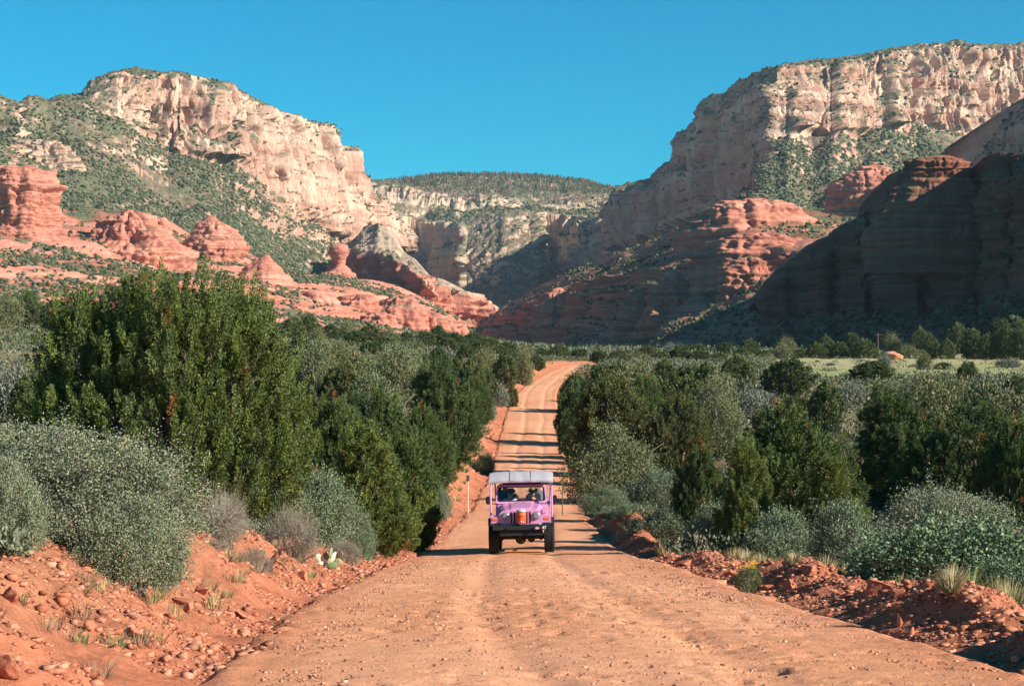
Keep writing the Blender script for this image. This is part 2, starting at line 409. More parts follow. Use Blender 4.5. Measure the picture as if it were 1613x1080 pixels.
def col_red(seed=0, veg=0.35, light=0.5, base=RED, hi=REDL):
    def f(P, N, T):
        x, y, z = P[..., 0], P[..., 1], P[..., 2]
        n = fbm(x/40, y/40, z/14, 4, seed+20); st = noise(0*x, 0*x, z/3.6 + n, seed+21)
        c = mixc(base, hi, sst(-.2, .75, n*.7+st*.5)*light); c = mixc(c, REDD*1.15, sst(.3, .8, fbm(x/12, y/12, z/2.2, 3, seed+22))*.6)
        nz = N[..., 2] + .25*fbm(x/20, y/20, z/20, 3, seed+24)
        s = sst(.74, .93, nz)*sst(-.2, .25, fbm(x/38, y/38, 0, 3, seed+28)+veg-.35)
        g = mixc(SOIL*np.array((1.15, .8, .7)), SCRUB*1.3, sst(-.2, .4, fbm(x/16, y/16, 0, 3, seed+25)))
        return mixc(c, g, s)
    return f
def scr(d0=3.0, size=3.0, lo=.42, hi=.62, seed=0, patch=60, bias=.1, rows=None, low=.12):
    def f(P, N, T):
        x, y, z = P[..., 0], P[..., 1], P[..., 2]
        m = sst(lo, hi, N[..., 2]) * sst(-.35, .25, fbm(x/patch, y/patch, z/patch, 3, seed+70)+bias)
        if rows is not None: m = m*(low + (1-low)*np.interp(T, rows[0], rows[1]))
        return d0*m, size*np.ones_like(x)*(1 if rows is None else np.where(T < 1, .6, 1))
    return f

# --- far plateau that closes the canyon
st = []
for px, sky_, rim_, bf, wt, ft, bs, a in [
    (520, 300, 302, 318, 335, 440, 500, 0), (560, 286, 288, 305, 325, 440, 500, 0), (600, 284, 286, 308, 335, 450, 510, -60), (640, 283, 290, 316, 345, 455, 515, 120),
    (668, 279, 296, 322, 350, 455, 515, 160), (700, 276, 301, 328, 350, 455, 515, 60), (735, 275, 305, 330, 345, 450, 515, -100), (790, 275, 306, 324, 338, 445, 510, -140), (838, 277, 306, 322, 334, 440, 505, -130),
    (850, 278, 306, 322, 334, 438, 500, 190), (880, 281, 306, 328, 338, 430, 495, 120), (925, 287, 306, 328, 336, 427, 490, -20), (950, 294, 306, 330, 338, 425, 485, -120),
    (985, 300, 310, 335, 345, 420, 480, -60), (1040, 303, 315, 345, 350, 420, 480, 0)]:
    st.append((px, [(sky_, 3900), (rim_, 3420), (bf, 3400), (wt, 3290 + a*.5), (ft, 3230 + a), (bs, 2950 + a*.4)]))
PLATEAU = formation('mountain', st, 760, (24, 22, 16, 110, 46), col_sand(seed=3, redz=95, pal=(PALE, CREAM, YEL)), disp_sand(18, 38, 6, 20, 7, 3),
          'pale tree-topped plateau wall closing the head of the canyon', smooth_px=4, rim=.8,
          scrub=scr(2.2, 3.6, .42, .66, 3, 90, .0, ([0, .9, 1.1, 2, 2.4, 3, 3.3, 6], [1, 1, .2, .5, .9, .3, .25, .5])))
# --- left mesa
st = []
rows = [(-190, 150, 165, 180, 345, 1850), (-100, 140, 158, 172, 340, 1900), (-20, 152, 162, 175, 335, 1950), (0, 151, 160, 175, 335, 1960), (10, 158, 164, 178, 335, 1965), (22, 173, 178, 185, 335, 2000), (45, 153, 165, 180, 340, 2010), (75, 160, 168, 182, 345, 2030),
        (100, 154, 160, 172, 350, 2050), (134, 148, 155, 165, 355, 2060), (150, 127, 145, 178, 357, 2065), (178, 114, 150, 188, 360, 2070), (205, 112, 155, 197, 362, 2085),
        (240, 115, 160, 215, 366, 2120), (265, 119, 162, 235, 370, 2132), (285, 121, 165, 240, 372, 2130), (330, 127, 172, 248, 378, 2160), (364, 135, 178, 252, 385, 2200),
        (410, 161, 190, 283, 400, 2270), (440, 177, 200, 305, 410, 2330), (476, 189, 212, 338, 420, 2400), (510, 199, 220, 366, 430, 2470), (516, 218, 228, 368, 432, 2490),
        (536, 231, 240, 378, 440, 2540), (551, 252, 262, 384, 450, 2590), (558, 283, 300, 386, 455, 2640), (563, 298, 312, 388, 458, 2720), (590, 306, 318, 385, 460, 2800), (640, 360, 365, 400, 470, 2900)]
for px, a, b, c, d, D in rows:
    st.append((px, [(a-2, D+110), (a, D), (b, D-22), (c, D-45), ((c+d)/2+8, D-190), (d, D-380), (d+70, D-620)]))
formation('mountain', st, 900, (8, 30, 90, 70, 70, 20), col_sand(seed=11, redz=None), disp_sand(16, 30, 6, 17, 5, 11),
          'sunlit pink and cream mesa with a long scrub slope on the left', smooth_px=3, rim=1.6, rim_l=14,
          scrub=scr(10.5, 2.3, .42, .6, 11, 70, .22, ([0, 1, 1.1, 2.9, 3.1, 7], [.3, .3, .15, .15, 1, 1])))
# --- right mesa
st = []
rows = [(940, 392, 398, 420, 440, 3150), (960, 345, 352, 392, 420, 3120), (975, 303, 318, 388, 412, 3080), (990, 290, 306, 382, 408, 3050), (1010, 285, 300, 378, 404, 3020), (1035, 280, 295, 370, 400, 2960), (1046, 262, 288, 367, 396, 2950), (1064, 250, 272, 358, 388, 2880), (1072, 226, 250, 354, 384, 2860), (1080, 208, 232, 350, 380, 2830),
        (1101, 192, 212, 346, 374, 2760), (1122, 178, 198, 341, 370, 2700), (1127, 160, 190, 338, 366, 2680), (1139, 147, 180, 332, 362, 2640), (1160, 136, 172, 322, 358, 2560),
        (1181, 125, 163, 312, 354, 2480), (1205, 112, 153, 285, 350, 2400), (1222, 105, 150, 212, 347, 2350), (1240, 101, 149, 204, 345, 2355), (1280, 95, 148, 204, 340, 2420), (1310, 93, 149, 205, 338, 2400),
        (1351, 88, 150, 207, 335, 2470), (1395, 77, 145, 200, 332, 2480), (1422, 74, 140, 198, 330, 2520), (1470, 71, 137, 202, 325, 2560), (1517, 69, 135, 208, 320, 2580), (1560, 70, 131, 216, 312, 2640), (1611, 71, 130, 220, 308, 2660), (1760, 74, 130, 225, 300, 2800)]
for px, a, b, c, d, D in rows:
    k = 1.0 if px > 1215 else 0.35
    st.append((px, [(a-1, D+50), (a, D), (b, D-18-22*k), (c, D-60*k-20), ((c+d)/2+4, D-130-110*k), (d, D-200-220*k), (d+110, D-600)]))
formation('mountain', st, 900, (8, 50, 90, 80, 60, 20), col_sand(seed=23), disp_sand(17, 34, 7, 18, 7, 23),
          'tall mesa with shaded prow and banded sunlit cliffs on the right', smooth_px=4, rim=1.5, rim_l=16, back_d=50.0,
          scrub=scr(8.0, 2.6, .42, .62, 23, 70, .2, ([0, 1, 1.1, 2.9, 3.1, 7], [.4, .4, .15, .15, 1, 1])))
# --- shaded slope above the right cliff
st = [(1500, [(300, 1700), (330, 1690), (400, 1650)]), (1535, [(262, 1650), (300, 1630), (400, 1600)]), (1560, [(226, 1600), (280, 1570), (400, 1520)]), (1585, [(190, 1540), (260, 1500), (400, 1450)]),
      (1613, [(160, 1480), (240, 1440), (400, 1380)]), (1700, [(110, 1380), (220, 1340), (400, 1280)]), (1800, [(90, 1300), (200, 1250), (400, 1180)])]
formation('hill', st, 260, (60, 60), col_sand(seed=31), disp_sand(8, 24, 4, 12, 4, 31), 'shaded grey rock shoulder at the right edge above the red cliff', smooth_px=12, rim=1.2,
          scrub=scr(1.6, 3.2, .3, .6, 31, 60, .1))
# --- middle red spur left of the canyon mouth (cream cap, dark red overhang)
st = []
for px, a, b, c, d, D in [(525, 432, 440, 455, 500, 2120), (540, 400, 412, 440, 498, 2040), (552, 384, 398, 436, 500, 2000), (575, 360, 390, 442, 507, 1960), (596, 352, 394, 452, 515, 1930), (612, 362, 400, 456, 516, 1915), (630, 392, 412, 462, 520, 1900),
                          (650, 405, 424, 468, 524, 1880), (672, 432, 442, 480, 528, 1860), (700, 440, 452, 492, 530, 1900), (735, 458, 466, 500, 532, 1960), (770, 478, 482, 505, 535, 2050), (830, 500, 503, 515, 540, 2150)]:
    st.append((px, [(a, D+130), (b, D), (c, D+18), (d, D-260)]))
def col_spur(P, N, T):
    A = col_sand(seed=41, pal=(PALE, CREAM, YEL), soil=PALE*.72, veg=.12)(P, N, T); B = col_red(41, .3)(P, N, T)
    n = fbm(P[..., 0]/40, P[..., 1]/40, P[..., 2]/20, 3, 44)
    return mixc(A, B, sst(.85, 1.15, T + .4*n))
formation('hill', st, 480, (60, 60, 46), col_spur, disp_sand(13, 26, 5, 11, 6, 41), 'cream-capped spur with a dark red undercut at the canyon mouth', smooth_px=5, rim=2.5, rim_l=18,
          scrub=scr(1.6, 2.2, .6, .85, 41, 40, -.1))
# --- left red slickrock slope
st = []
for px, a, b, c, d, D in [(-190, 340, 392, 440, 480, 1100), (-60, 338, 388, 432, 476, 1120), (0, 336, 384, 428, 474, 1150), (60, 338, 386, 428, 474, 1170), (100, 327, 388, 430, 474, 1190), (150, 328, 390, 436, 480, 1210), (200, 331, 394, 440, 486, 1230),
                          (240, 338, 398, 444, 490, 1250), (272, 362, 404, 448, 494, 1270), (300, 372, 410, 452, 496, 1290), (350, 382, 416, 456, 500, 1320), (400, 408, 430, 462, 506, 1350),
                          (440, 425, 438, 470, 512, 1380), (480, 432, 446, 480, 518, 1410), (520, 434, 452, 488, 522, 1440), (560, 438, 458, 492, 526, 1470), (600, 442, 466, 498, 530, 1500), (640, 456, 476, 504, 534, 1530),
                          (680, 478, 492, 512, 538, 1560), (715, 500, 508, 522, 542, 1590), (742, 516, 522, 532, 545, 1620), (775, 535, 538, 542, 550, 1650)]:
    st.append((px, [(a, D+230), (b-4, D+80), (b+12, D+58), (c-9, D-50), (c+9, D-68), (d-12, D-190), (d, D-204), (d+35, D-340)]))
formation('hill', st, 900, (60, 26, 50, 28, 50, 20, 20), col_red(51, .42, .45), disp_red(5.5, 10, 11, 48, 1.6, 51, 4), 'rounded sunlit red slickrock benches low on the left', MAT_ROCKN, smooth_px=8, rim=1.5, rim_l=20,
          scrub=scr(7.0, 1.9, .74, .92, 51, 55, .12))
# --- right red slope with ledges
st = []
for px, a, b, c, d, D in [(735, 528, 532, 540, 552, 1560), (755, 508, 514, 532, 552, 1530), (800, 478, 490, 525, 553, 1450), (850, 450, 466, 518, 555, 1370), (900, 426, 446, 510, 556, 1290), (950, 406, 432, 500, 558, 1220), (1000, 388, 420, 490, 560, 1160),
                          (1050, 368, 412, 482, 560, 1100), (1100, 346, 402, 476, 560, 1060), (1150, 318, 392, 470, 560, 1030), (1185, 311, 388, 468, 560, 1010), (1230, 318, 386, 466, 560, 990),
                          (1280, 330, 388, 466, 560, 970), (1330, 342, 392, 466, 560, 950), (1420, 350, 396, 466, 560, 930)]:
    st.append((px, [(a, D+260), (b+3, D+55), (c-14, D+12), (c+22, D-50), (d+16, D-190)]))
formation('hill', st, 900, (110, 76, 50, 30), col_red(61, .55, .35), disp_red(6, 9, 12, 44, 1.6, 61, 6), 'ledged red slope with a scrub-dotted top right of the canyon', MAT_ROCKN, smooth_px=8, rim=1.5, rim_l=20,
          scrub=scr(5.0, 1.7, .72, .92, 61, 40, .08))
# --- right dark cliff: rounded shoulder, stepped tower, deep vertical clefts between flat walls
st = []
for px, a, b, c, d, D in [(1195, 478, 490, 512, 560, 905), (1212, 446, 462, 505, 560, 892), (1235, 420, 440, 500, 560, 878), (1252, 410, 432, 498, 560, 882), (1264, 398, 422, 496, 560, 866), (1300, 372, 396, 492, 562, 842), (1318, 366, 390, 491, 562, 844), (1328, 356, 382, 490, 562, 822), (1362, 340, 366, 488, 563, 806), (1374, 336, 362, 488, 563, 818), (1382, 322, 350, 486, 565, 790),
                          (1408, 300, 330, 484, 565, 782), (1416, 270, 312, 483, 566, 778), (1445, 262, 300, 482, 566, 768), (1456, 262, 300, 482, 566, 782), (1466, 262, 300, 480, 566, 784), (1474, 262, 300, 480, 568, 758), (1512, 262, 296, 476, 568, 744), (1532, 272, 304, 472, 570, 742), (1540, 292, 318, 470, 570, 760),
                          (1546, 286, 312, 468, 570, 752), (1553, 256, 292, 464, 570, 716), (1575, 240, 282, 458, 572, 694), (1590, 242, 280, 455, 573, 690), (1597, 244, 282, 450, 574, 698), (1603, 242, 280, 448, 575, 672), (1640, 236, 277, 444, 577, 655), (1680, 215, 265, 440, 580, 640), (1800, 150, 220, 435, 590, 640), (1950, 30, 140, 430, 600, 660), (2150, -30, 80, 420, 600, 690), (2400, -60, 60, 420, 600, 720)]:  # last stations: unseen higher wall beyond the frame, added to shade this cliff
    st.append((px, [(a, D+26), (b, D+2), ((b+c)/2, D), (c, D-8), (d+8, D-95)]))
formation('cliff', st, 1300, (50, 60, 70, 46), col_red(71, .3, .25, RED*.50, REDL*.52), disp_red(3.4, 6.0, 4.2, 30, .9, 71, 3.6), 'high layered red cliff in deep shade on the right', MAT_ROCKN, smooth_px=3, rim=3.6, rim_l=26, back_d=90.0,  # rock colour darkened to deepen the cliff's shade
          scrub=scr(9.0, 1.9, .45, .75, 71, 30, .3, ([0, 2.9, 3.2, 4], [.05, .05, 1, 1])))

# --- free-standing buttes: turned profiles roughened by beds and gullies
def butte(name, px, D, prof, label, seed=0, depth=1.0, col=None, flu=2.0, led=2.0, nth=150, nz=110, mat=None, led_l=6.0):
    """prof: (py, half width in px left, half width right) from top to bottom"""
    prof = list(prof) + [(prof[-1][0]+70, prof[-1][1]*1.02, prof[-1][2]*1.02)]
    py = np.array([p[0] for p in prof], float); wl = np.array([p[1] for p in prof], float); wr = np.array([p[2] for p in prof], float)
    t = np.linspace(0, 1, nz); cum = np.concatenate([[0], np.cumsum(np.hypot(np.diff(py), np.diff((wl+wr)/2)))]); cum /= cum[-1]
    PY = np.interp(t, cum, py); WL = np.interp(t, cum, wl)/F*D; WR = np.interp(t, cum, wr)/F*D
    th = np.linspace(0, 2*pi, nth)
    x0 = (px-CX)/F*D; Z = -(PY-HY)/F*D
    k = np.cos(th)[:, None]
    Wd = np.where(k > 0, WR, WL)
    dx = k*Wd; dy = np.sin(th)[:, None]*(WL+WR)/2*depth
    X = x0+dx; Y = D+dy; ZZ = np.repeat(Z[None], nth, 0)
    nx = np.cos(th)[:, None]+0*X; ny = np.sin(th)[:, None]+0*X
    zz = ZZ+1.5*fbm(X/60, Y/60, 0, 2, seed)
    d = led*.6*(noise(0*X, 0*X, zz/led_l, seed+1)+.6*noise(0*X, 0*X, zz/(led_l*.33), seed+2)) + flu*billow(X/(led_l*3), Y/(led_l*3), ZZ/(led_l*4), 3, seed+3)*1.2 + .5*flu*fbm(X/5, Y/5, ZZ/4, 4, seed+4)
    d = d + led*(terr(X, Y, zz, led_l*1.3, seed+5)+.5*terr(X, Y, zz, led_l*.45, seed+6)+.25*terr(X, Y, zz, led_l*.2, seed+7)) - led*.9*sst(.5, .92, ridged(X/(led_l*2.2), Y/(led_l*2.2), ZZ/(led_l*7), 2, seed+8))
    d[-1] = d[0]
    damp = np.minimum(1, (WL+WR)/2/12)[None]
    P = np.stack([X+nx*d*damp, Y+ny*d*damp, ZZ+0.3*d*damp], -1); P[-1] = P[0]
    N = grid_normals(P); N *= np.sign(N[..., 0]*nx+N[..., 1]*ny+.5*N[..., 2]+1e-6)[..., None]
    C = (col or col_red(seed, .2, .35))(P, N, np.zeros_like(X))
    o = np_mesh(name, P.reshape(-1, 3), grid_faces(nth, nz), mat or MAT_ROCKN, None, C.reshape(-1, 3), False)
    return tag(o, label, kind='structure')
butte('hill', 20, 1290, [(261, 0, 0), (263, 40, 42), (270, 62, 66), (285, 68, 76), (298, 66, 80), (306, 60, 74), (322, 58, 76), (345, 60, 80), (362, 70, 88)],
      'flat-topped red butte with sheer walls at the left edge', 81, .8, None, 5, 3.0, 320, 200, led_l=11)
butte('hill', 205, 1330, [(330, 0, 0), (332, 30, 25), (345, 62, 50), (358, 70, 62), (372, 74, 66), (384, 84, 74), (400, 110, 100)], 'wide red bench of rounded knobs beside the butte', 82, .8, None, 7, 2.5, 260, 130, led_l=9)
butte('hill', 256, 1352, [(342, 0, 0), (343, 7, 7), (349, 11, 11), (358, 9, 10), (366, 16, 14), (384, 26, 28)], 'small red knob with a narrow neck', 83, 1, None, 1.5, 1.5, 90, 60)
butte('hill', 334, 1440, [(339, 0, 0), (341, 5, 4), (347, 16, 12), (355, 26, 20), (366, 36, 34), (378, 42, 48), (388, 48, 64), (400, 56, 62), (412, 60, 56), (430, 70, 64)], 'cone-shaped red dome with stepped ledges', 84, .9, None, 4, 2.5, 240, 130, led_l=7)
butte('hill', 420, 1420, [(400, 0, 0), (402, 8, 5), (410, 20, 12), (420, 32, 22), (430, 44, 30), (440, 52, 44)], 'small dark red cone at the foot of the scrub slope', 85, 1, None, 2, 1.5, 140, 80)
butte('hill', 535, 1780, [(384, 0, 0), (386, 11, 14), (391, 17, 17), (397, 19, 15), (404, 16, 13), (411, 10, 10), (417, 6, 9), (424, 10, 16), (432, 28, 24)], 'top-heavy red hoodoo balanced on a narrow stem', 86, 1, None, 1.5, 1.6, 130, 90, led_l=5)
for k, (px, D, top, hw_, hb_, lab) in enumerate([
    (497, 1400, 456, 50, 62, 'first rounded red dome right of the big juniper'), (562, 1440, 462, 40, 58, 'red dome under the pale ledge below the hoodoo'),
    (628, 1470, 463, 48, 62, 'broad red dome with dark hollows'), (592, 1400, 490, 40, 44, 'low red dome directly above the valley trees'),
    (668, 1490, 486, 36, 46, 'red dome split by a vertical crack'), (702, 1520, 503, 30, 36, 'small red dome near the spur tip'), (728, 1540, 512, 18, 26, 'last little red dome at the spur tip')]):
    butte('hill', px, D, [(top, 0, 0), (top+2, hw_*.35, hw_*.35), (top+7, hw_*.62, hw_*.65), (top+15, hw_*.84, hw_*.88), (top+26, hw_, hw_), (top+44, hw_*1.08, hw_*1.05), (top+80, hw_*1.15, hw_*1.15)],
          lab, 87+k, .9, None, 4.5, 1.6, 150, 80, led_l=6)
butte('hill', 1480, 752, [(244, 0, 0), (246, 30, 24), (249, 48, 40), (254, 58, 50), (266, 61, 55), (268, 54, 50), (280, 56, 54), (283, 64, 62), (296, 68, 66), (299, 78, 74), (306, 80, 76), (330, 92, 84), (360, 120, 96)], 'sunlit red cap rock on top of the dark cliff', 90, .5, col_red(71, .2, .25, RED*.62, REDL*.60), 1.3, 1.1, 260, 140, led_l=2.6)  # same rock as the cliff, colour kept brighter for its sunlit look
butte('hill', 60, 1880, [(220, 0, 0), (223, 40, 30), (229, 72, 52), (240, 84, 62), (252, 92, 74), (262, 100, 84)], 'pale cream outcrop high on the scrub slope at the left edge', 93, .6, col_sand(seed=93, veg=.2), 7, 4, 240, 90, MAT_ROCK, led_l=14)
butte('hill', 1378, 1500, [(256, 0, 0), (259, 14, 10), (266, 38, 30), (276, 58, 42), (290, 74, 50), (302, 78, 58), (312, 72, 66), (330, 84, 80), (350, 100, 96)], 'smooth red dome in half shade between the mesas', 91, .9, None, 5, 2.4, 240, 130, led_l=8)
butte('hill', 1060, 1085, [(424, 0, 0), (427, 8, 7), (438, 18, 20), (450, 28, 34), (465, 38, 48), (482, 46, 58), (500, 54, 66), (520, 62, 70), (545, 70, 76)], 'stepped red pyramid catching the sun beside the dark cliff', 92, .9, None, 4, 2.6, 260, 150, led_l=4.5)
for k, (px, D, top, hw_, lab) in enumerate([(1196, 1080, 366, 90, 'long sunlit red dome on the right slope'), (1185, 1200, 312, 95, 'highest sunlit red dome of the right slope'), (1135, 1090, 408, 46, 'red dome with a dark gap beside it'), (1180, 1040, 402, 40, 'lower round red knob near the dark cliff'),
                                            (1003, 1110, 455, 26, 'narrow red turret on the ledged slope'), (880, 1330, 452, 34, 'dark red knob above the canyon mouth')]):
    butte('hill', px, D, [(top, 0, 0), (top+3, hw_*.4, hw_*.4), (top+9, hw_*.7, hw_*.7), (top+18, hw_*.95, hw_*.95), (top+32, hw_*1.1, hw_*1.1), (top+60, hw_*1.3, hw_*1.3)], lab, 97+k, .8, None, 3.5, 2.2, 180, 90, led_l=5)

# scrub on the slopes, one mass of small ragged bushes
def ico(sub=1):
    import bmesh
    bm = bmesh.new(); bmesh.ops.create_icosphere(bm, subdivisions=sub, radius=1.0)
    V = np.array([v.co[:] for v in bm.verts]); Fc = np.array([[v.index for v in f.verts] for f in bm.faces]); bm.free()
    return V, Fc
MAT_SCRUB = attr_mat('slope_scrub', 0.95, None, 0, spec=0.02)
def build_scrub():
    A = np.concatenate(SCRUB_PTS); rng = np.random.default_rng(3)
    if len(A) > 120000: A = A[rng.permutation(len(A))[:120000]]
    V0, F0 = ico(1); n = len(A)
    R = A[:, 3]*.5
    V = V0[None]*R[:, None, None]*(1+rng.normal(0, .28, (n, len(V0), 1)))
    V[..., 0] *= rng.uniform(.8, 1.4, (n, 1)); V[..., 2] *= rng.uniform(.7, 1.15, (n, 1))
    V += A[:, None, :3] + np.array([0, 0, 1])*(R*.45)[:, None, None]
    c = np.array((0.060, 0.078, 0.038))*rng.uniform(.55, 1.5, (n, 1)); grey = rng.random(n) < .25
    c[grey] = np.array((0.15, 0.145, 0.09))*rng.uniform(.7, 1.2, (grey.sum(), 1))
    Cc = np.repeat(c[:, None], len(V0), 1)
    Fc = (F0[None] + (np.arange(n)*len(V0))[:, None, None]).reshape(-1, 3)
    o = np_mesh('scrub', V.reshape(-1, 3), Fc, MAT_SCRUB, None, Cc.reshape(-1, 3))
    tag(o, 'scattered dark green scrub dotting the slopes and ledges', 'scrub', kind='stuff')
    print('scrub', n)
build_scrub()
#@@VEG
# ------------------------------------------------------------------ plants
RNG = np.random.default_rng(12)
def unit(v): return v/(np.linalg.norm(v, axis=-1, keepdims=True)+1e-9)
MAT_LEAF = attr_mat('juniper_foliage', 0.75, None, 0, spec=0.15)
MAT_SILV = attr_mat('silvery_leaves', 0.55, None, 0, spec=0.35)
MAT_BARK = simple('bark', (0.16, 0.11, 0.085), 0.95, noise_amt=.35, scale=6)
MAT_TWIG = simple('grey_twig', (0.30, 0.26, 0.22), 0.9, noise_amt=.3, scale=9)
MAT_DRY = attr_mat('dry_stalks', 0.9, None, 0, spec=0.1)

def leaf_quads(p, d, nrm, L, Wd):
    """diamond leaves: base, side, tip, side"""
    s = unit(np.cross(d, nrm))
    a = p; b = p + d*(L*.45)[:, None] + s*(Wd*.5)[:, None]; c = p + d*L[:, None]; e = p + d*(L*.45)[:, None] - s*(Wd*.5)[:, None]
    return np.stack([a, b, c, e], 1).reshape(-1, 3)
def plumes(c, ax, ln, rad, n, L, Wd, rng, fold=.6):
    """sprays: c, ax (m,3), ln, rad (m,), n leaves each"""
    m = len(c); k = np.repeat(np.arange(m), n); N = len(k)
    t = rng.random(N)**.8
    q = unit(rng.normal(size=(N, 3))); q = unit(q - ax[k]*(q*ax[k]).sum(-1, keepdims=True))
    prof = np.sqrt(np.clip(1.02 - t, 0, 1))*np.clip(.45+t*2.0, 0, 1)
    r = rad[k]*prof*rng.uniform(.5, 1.1, N)
    p = c[k] + ax[k]*(ln[k]*t)[:, None] + q*r[:, None]
    d = unit(ax[k]*.8 + q*fold + rng.normal(0, .30, (N, 3)))
    nr = unit(q + rng.normal(0, .35, (N, 3)) + ax[k]*.3)
    s = rng.uniform(.6, 1.3, N)
    return leaf_quads(p, d, nr, L*s, Wd*s), k
def lobe_points(lobes, n, rng, lo=.72, hi=1.0, zmin=0.02):
    """points near the surface of a union of ellipsoids, with their outward directions"""
    Lb = np.array(lobes, float); area = (Lb[:, 3]*Lb[:, 4] + Lb[:, 5]*(Lb[:, 3]+Lb[:, 4])*.5)
    out_p, out_d = [], []
    need = n
    while need > 0:
        k = rng.choice(len(Lb), need*2, p=area/area.sum())
        q = unit(rng.normal(size=(len(k), 3))); rr = rng.uniform(lo, hi, len(k))
        rr = rr*(1 + .40*fbm(q[:, 0]*2.6+k*3.1, q[:, 1]*2.6, q[:, 2]*2.6, 2, 61) + .14*noise(q[:, 0]*6+k*3.1, q[:, 1]*6, q[:, 2]*6, 62) + .06)
        p = Lb[k, :3] + q*Lb[k, 3:6]*rr[:, None]
        d = unit(q/Lb[k, 3:6])
        keep = p[:, 2] > zmin
        for j in range(len(Lb)):                       # drop what is buried in another lobe
            u = (p-Lb[j, :3])/Lb[j, 3:6]; keep &= ~(((u**2).sum(-1) < .55) & (k != j))
        p, d = p[keep], d[keep]
        out_p.append(p[:need]); out_d.append(d[:need]); need -= len(p[:need])
    return np.concatenate(out_p), np.concatenate(out_d)
def tube(pts, rad, seg=5):
    pts = np.asarray(pts, float); n = len(pts); tg = unit(np.gradient(pts, axis=0))
    a = unit(np.cross(tg, np.array([.31, .93, .17]))); b = np.cross(tg, a)
    th = np.linspace(0, 2*pi, seg, endpoint=False)
    V = pts[:, None] + (a[:, None]*np.cos(th)[None, :, None] + b[:, None]*np.sin(th)[None, :, None])*np.asarray(rad)[:, None, None]
    i = np.arange(n-1)[:, None]*seg + np.arange(seg)[None]; j = np.arange(n-1)[:, None]*seg + (np.arange(seg)[None]+1) % seg
    return V.reshape(-1, 3), np.stack([i, j, j+seg, i+seg], -1).reshape(-1, 4)
def join(parts):
    V, Fs, o = [], [], 0
    for v, f in parts: V.append(v); Fs.append(f+o); o += len(v)
    return np.concatenate(V), np.concatenate(Fs)
def limbs(targets, base_r, rng, wob=.12, seg=6, steps=7, base=(0, 0, -.15)):
    parts = []
    base = np.array(base, float)
    for k, tgt in enumerate(targets):
        tgt = np.array(tgt, float); t = np.linspace(0, 1, steps)[:, None]
        b0 = base + np.array([rng.uniform(-.6, .6)*base_r*2, rng.uniform(-.6, .6)*base_r*2, 0])
        mid = b0*(1-t) + tgt*t; mid[:, 2] = b0[2] + (tgt[2]-b0[2])*t[:, 0]**.8
        mid[1:] += rng.normal(0, wob, (steps-1, 3))*t[1:]*.8
        parts.append(tube(mid, base_r*(1-t[:, 0]*.88)*rng.uniform(.55, 1.0), seg))
    return join(parts)
PROTO = {}
def store(key, kind, W, H, crown, ccol, lmat, trunk, tmat, names=('crown', 'trunk')):
    e = bpy.data.objects.new(kind, None)
    n = len(crown)//4
    c = np_mesh(names[0], crown, np.arange(n*4).reshape(-1, 4), lmat, None, ccol, link=False); c.parent = e
    t = np_mesh(names[1], trunk[0], trunk[1], tmat, None, None, True, link=False); t.parent = e
    PROTO[key] = (e, [c, t], W, H)
def juniper(key, lobes, W, H, npl, nleaf, L, Wd, pl, pr, col=(0.055, 0.082, 0.028), up=.75, trunk_r=.12, seed=0, dead=.012, spires=0, warm=.5, inner=.18, bare=0):
    rng = np.random.default_rng(seed+100)
    p, d = lobe_points(lobes, npl, rng, .70, .97)
    ax = unit(d*1.0 + np.array([0, 0, up]) + rng.normal(0, .22, (npl, 3)))
    s = rng.uniform(.65, 1.35, npl)
    if spires:
        Lb = np.array(lobes); k = rng.choice(len(Lb), spires); th = rng.uniform(0, 2*pi, spires); r = np.sqrt(rng.random(spires))*.8
        sp = Lb[k, :3] + np.stack([np.cos(th)*r*Lb[k, 3], np.sin(th)*r*Lb[k, 4], np.sqrt(1-r*r)*Lb[k, 5]*.92], -1)
        p = np.concatenate([p, sp]); ax = np.concatenate([ax, unit(np.stack([rng.normal(0, .13, spires), rng.normal(0, .13, spires), np.ones(spires)], -1))])
        s = np.concatenate([s, rng.uniform(1.3, 2.3, spires)])
    ln = pl*s; rad = pr*(.75+.25*s)
    p = p - ax*(ln*.45)[:, None]
    V, k = plumes(p, ax, ln, rad, nleaf, L, Wd, rng)
    hue = rng.normal(0, 1, len(p))
    c = np.array(col)[None]*np.exp(rng.normal(0, .16, (len(p), 1)))
    c = c*np.stack([1+.16*hue*warm, 1+.05*hue, 1-.12*hue], -1)
    dd = rng.random(len(p)) < dead; c[dd] = np.array((0.30, 0.12, 0.035))*rng.uniform(.6, 1.1, (dd.sum(), 1))
    cl = c[k]*np.exp(rng.normal(0, .22, (len(k), 1)))
    # inner fill so that the crown is not hollow
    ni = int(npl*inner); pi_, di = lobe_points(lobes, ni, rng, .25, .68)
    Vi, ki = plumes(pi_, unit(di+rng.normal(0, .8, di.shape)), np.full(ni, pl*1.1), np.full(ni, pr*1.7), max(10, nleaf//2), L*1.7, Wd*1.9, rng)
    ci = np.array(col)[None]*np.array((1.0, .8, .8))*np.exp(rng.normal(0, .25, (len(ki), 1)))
    cr = np.concatenate([V, Vi]); cc = np.repeat(np.concatenate([cl, ci]), 4, axis=0)
    tg = [np.array(l[:3])+np.array([0, 0, l[5]*.3]) for l in lobes] + [np.array(l[:3])+np.array([rng.uniform(-.5, .5)*l[3], rng.uniform(-.5, .5)*l[4], l[5]*rng.uniform(.1, .8)]) for l in lobes for _ in range(2+bare)]
    T = limbs(tg, trunk_r, rng)
    store(key, 'juniper_tree', W, H, cr, cc, MAT_LEAF, T, MAT_BARK)
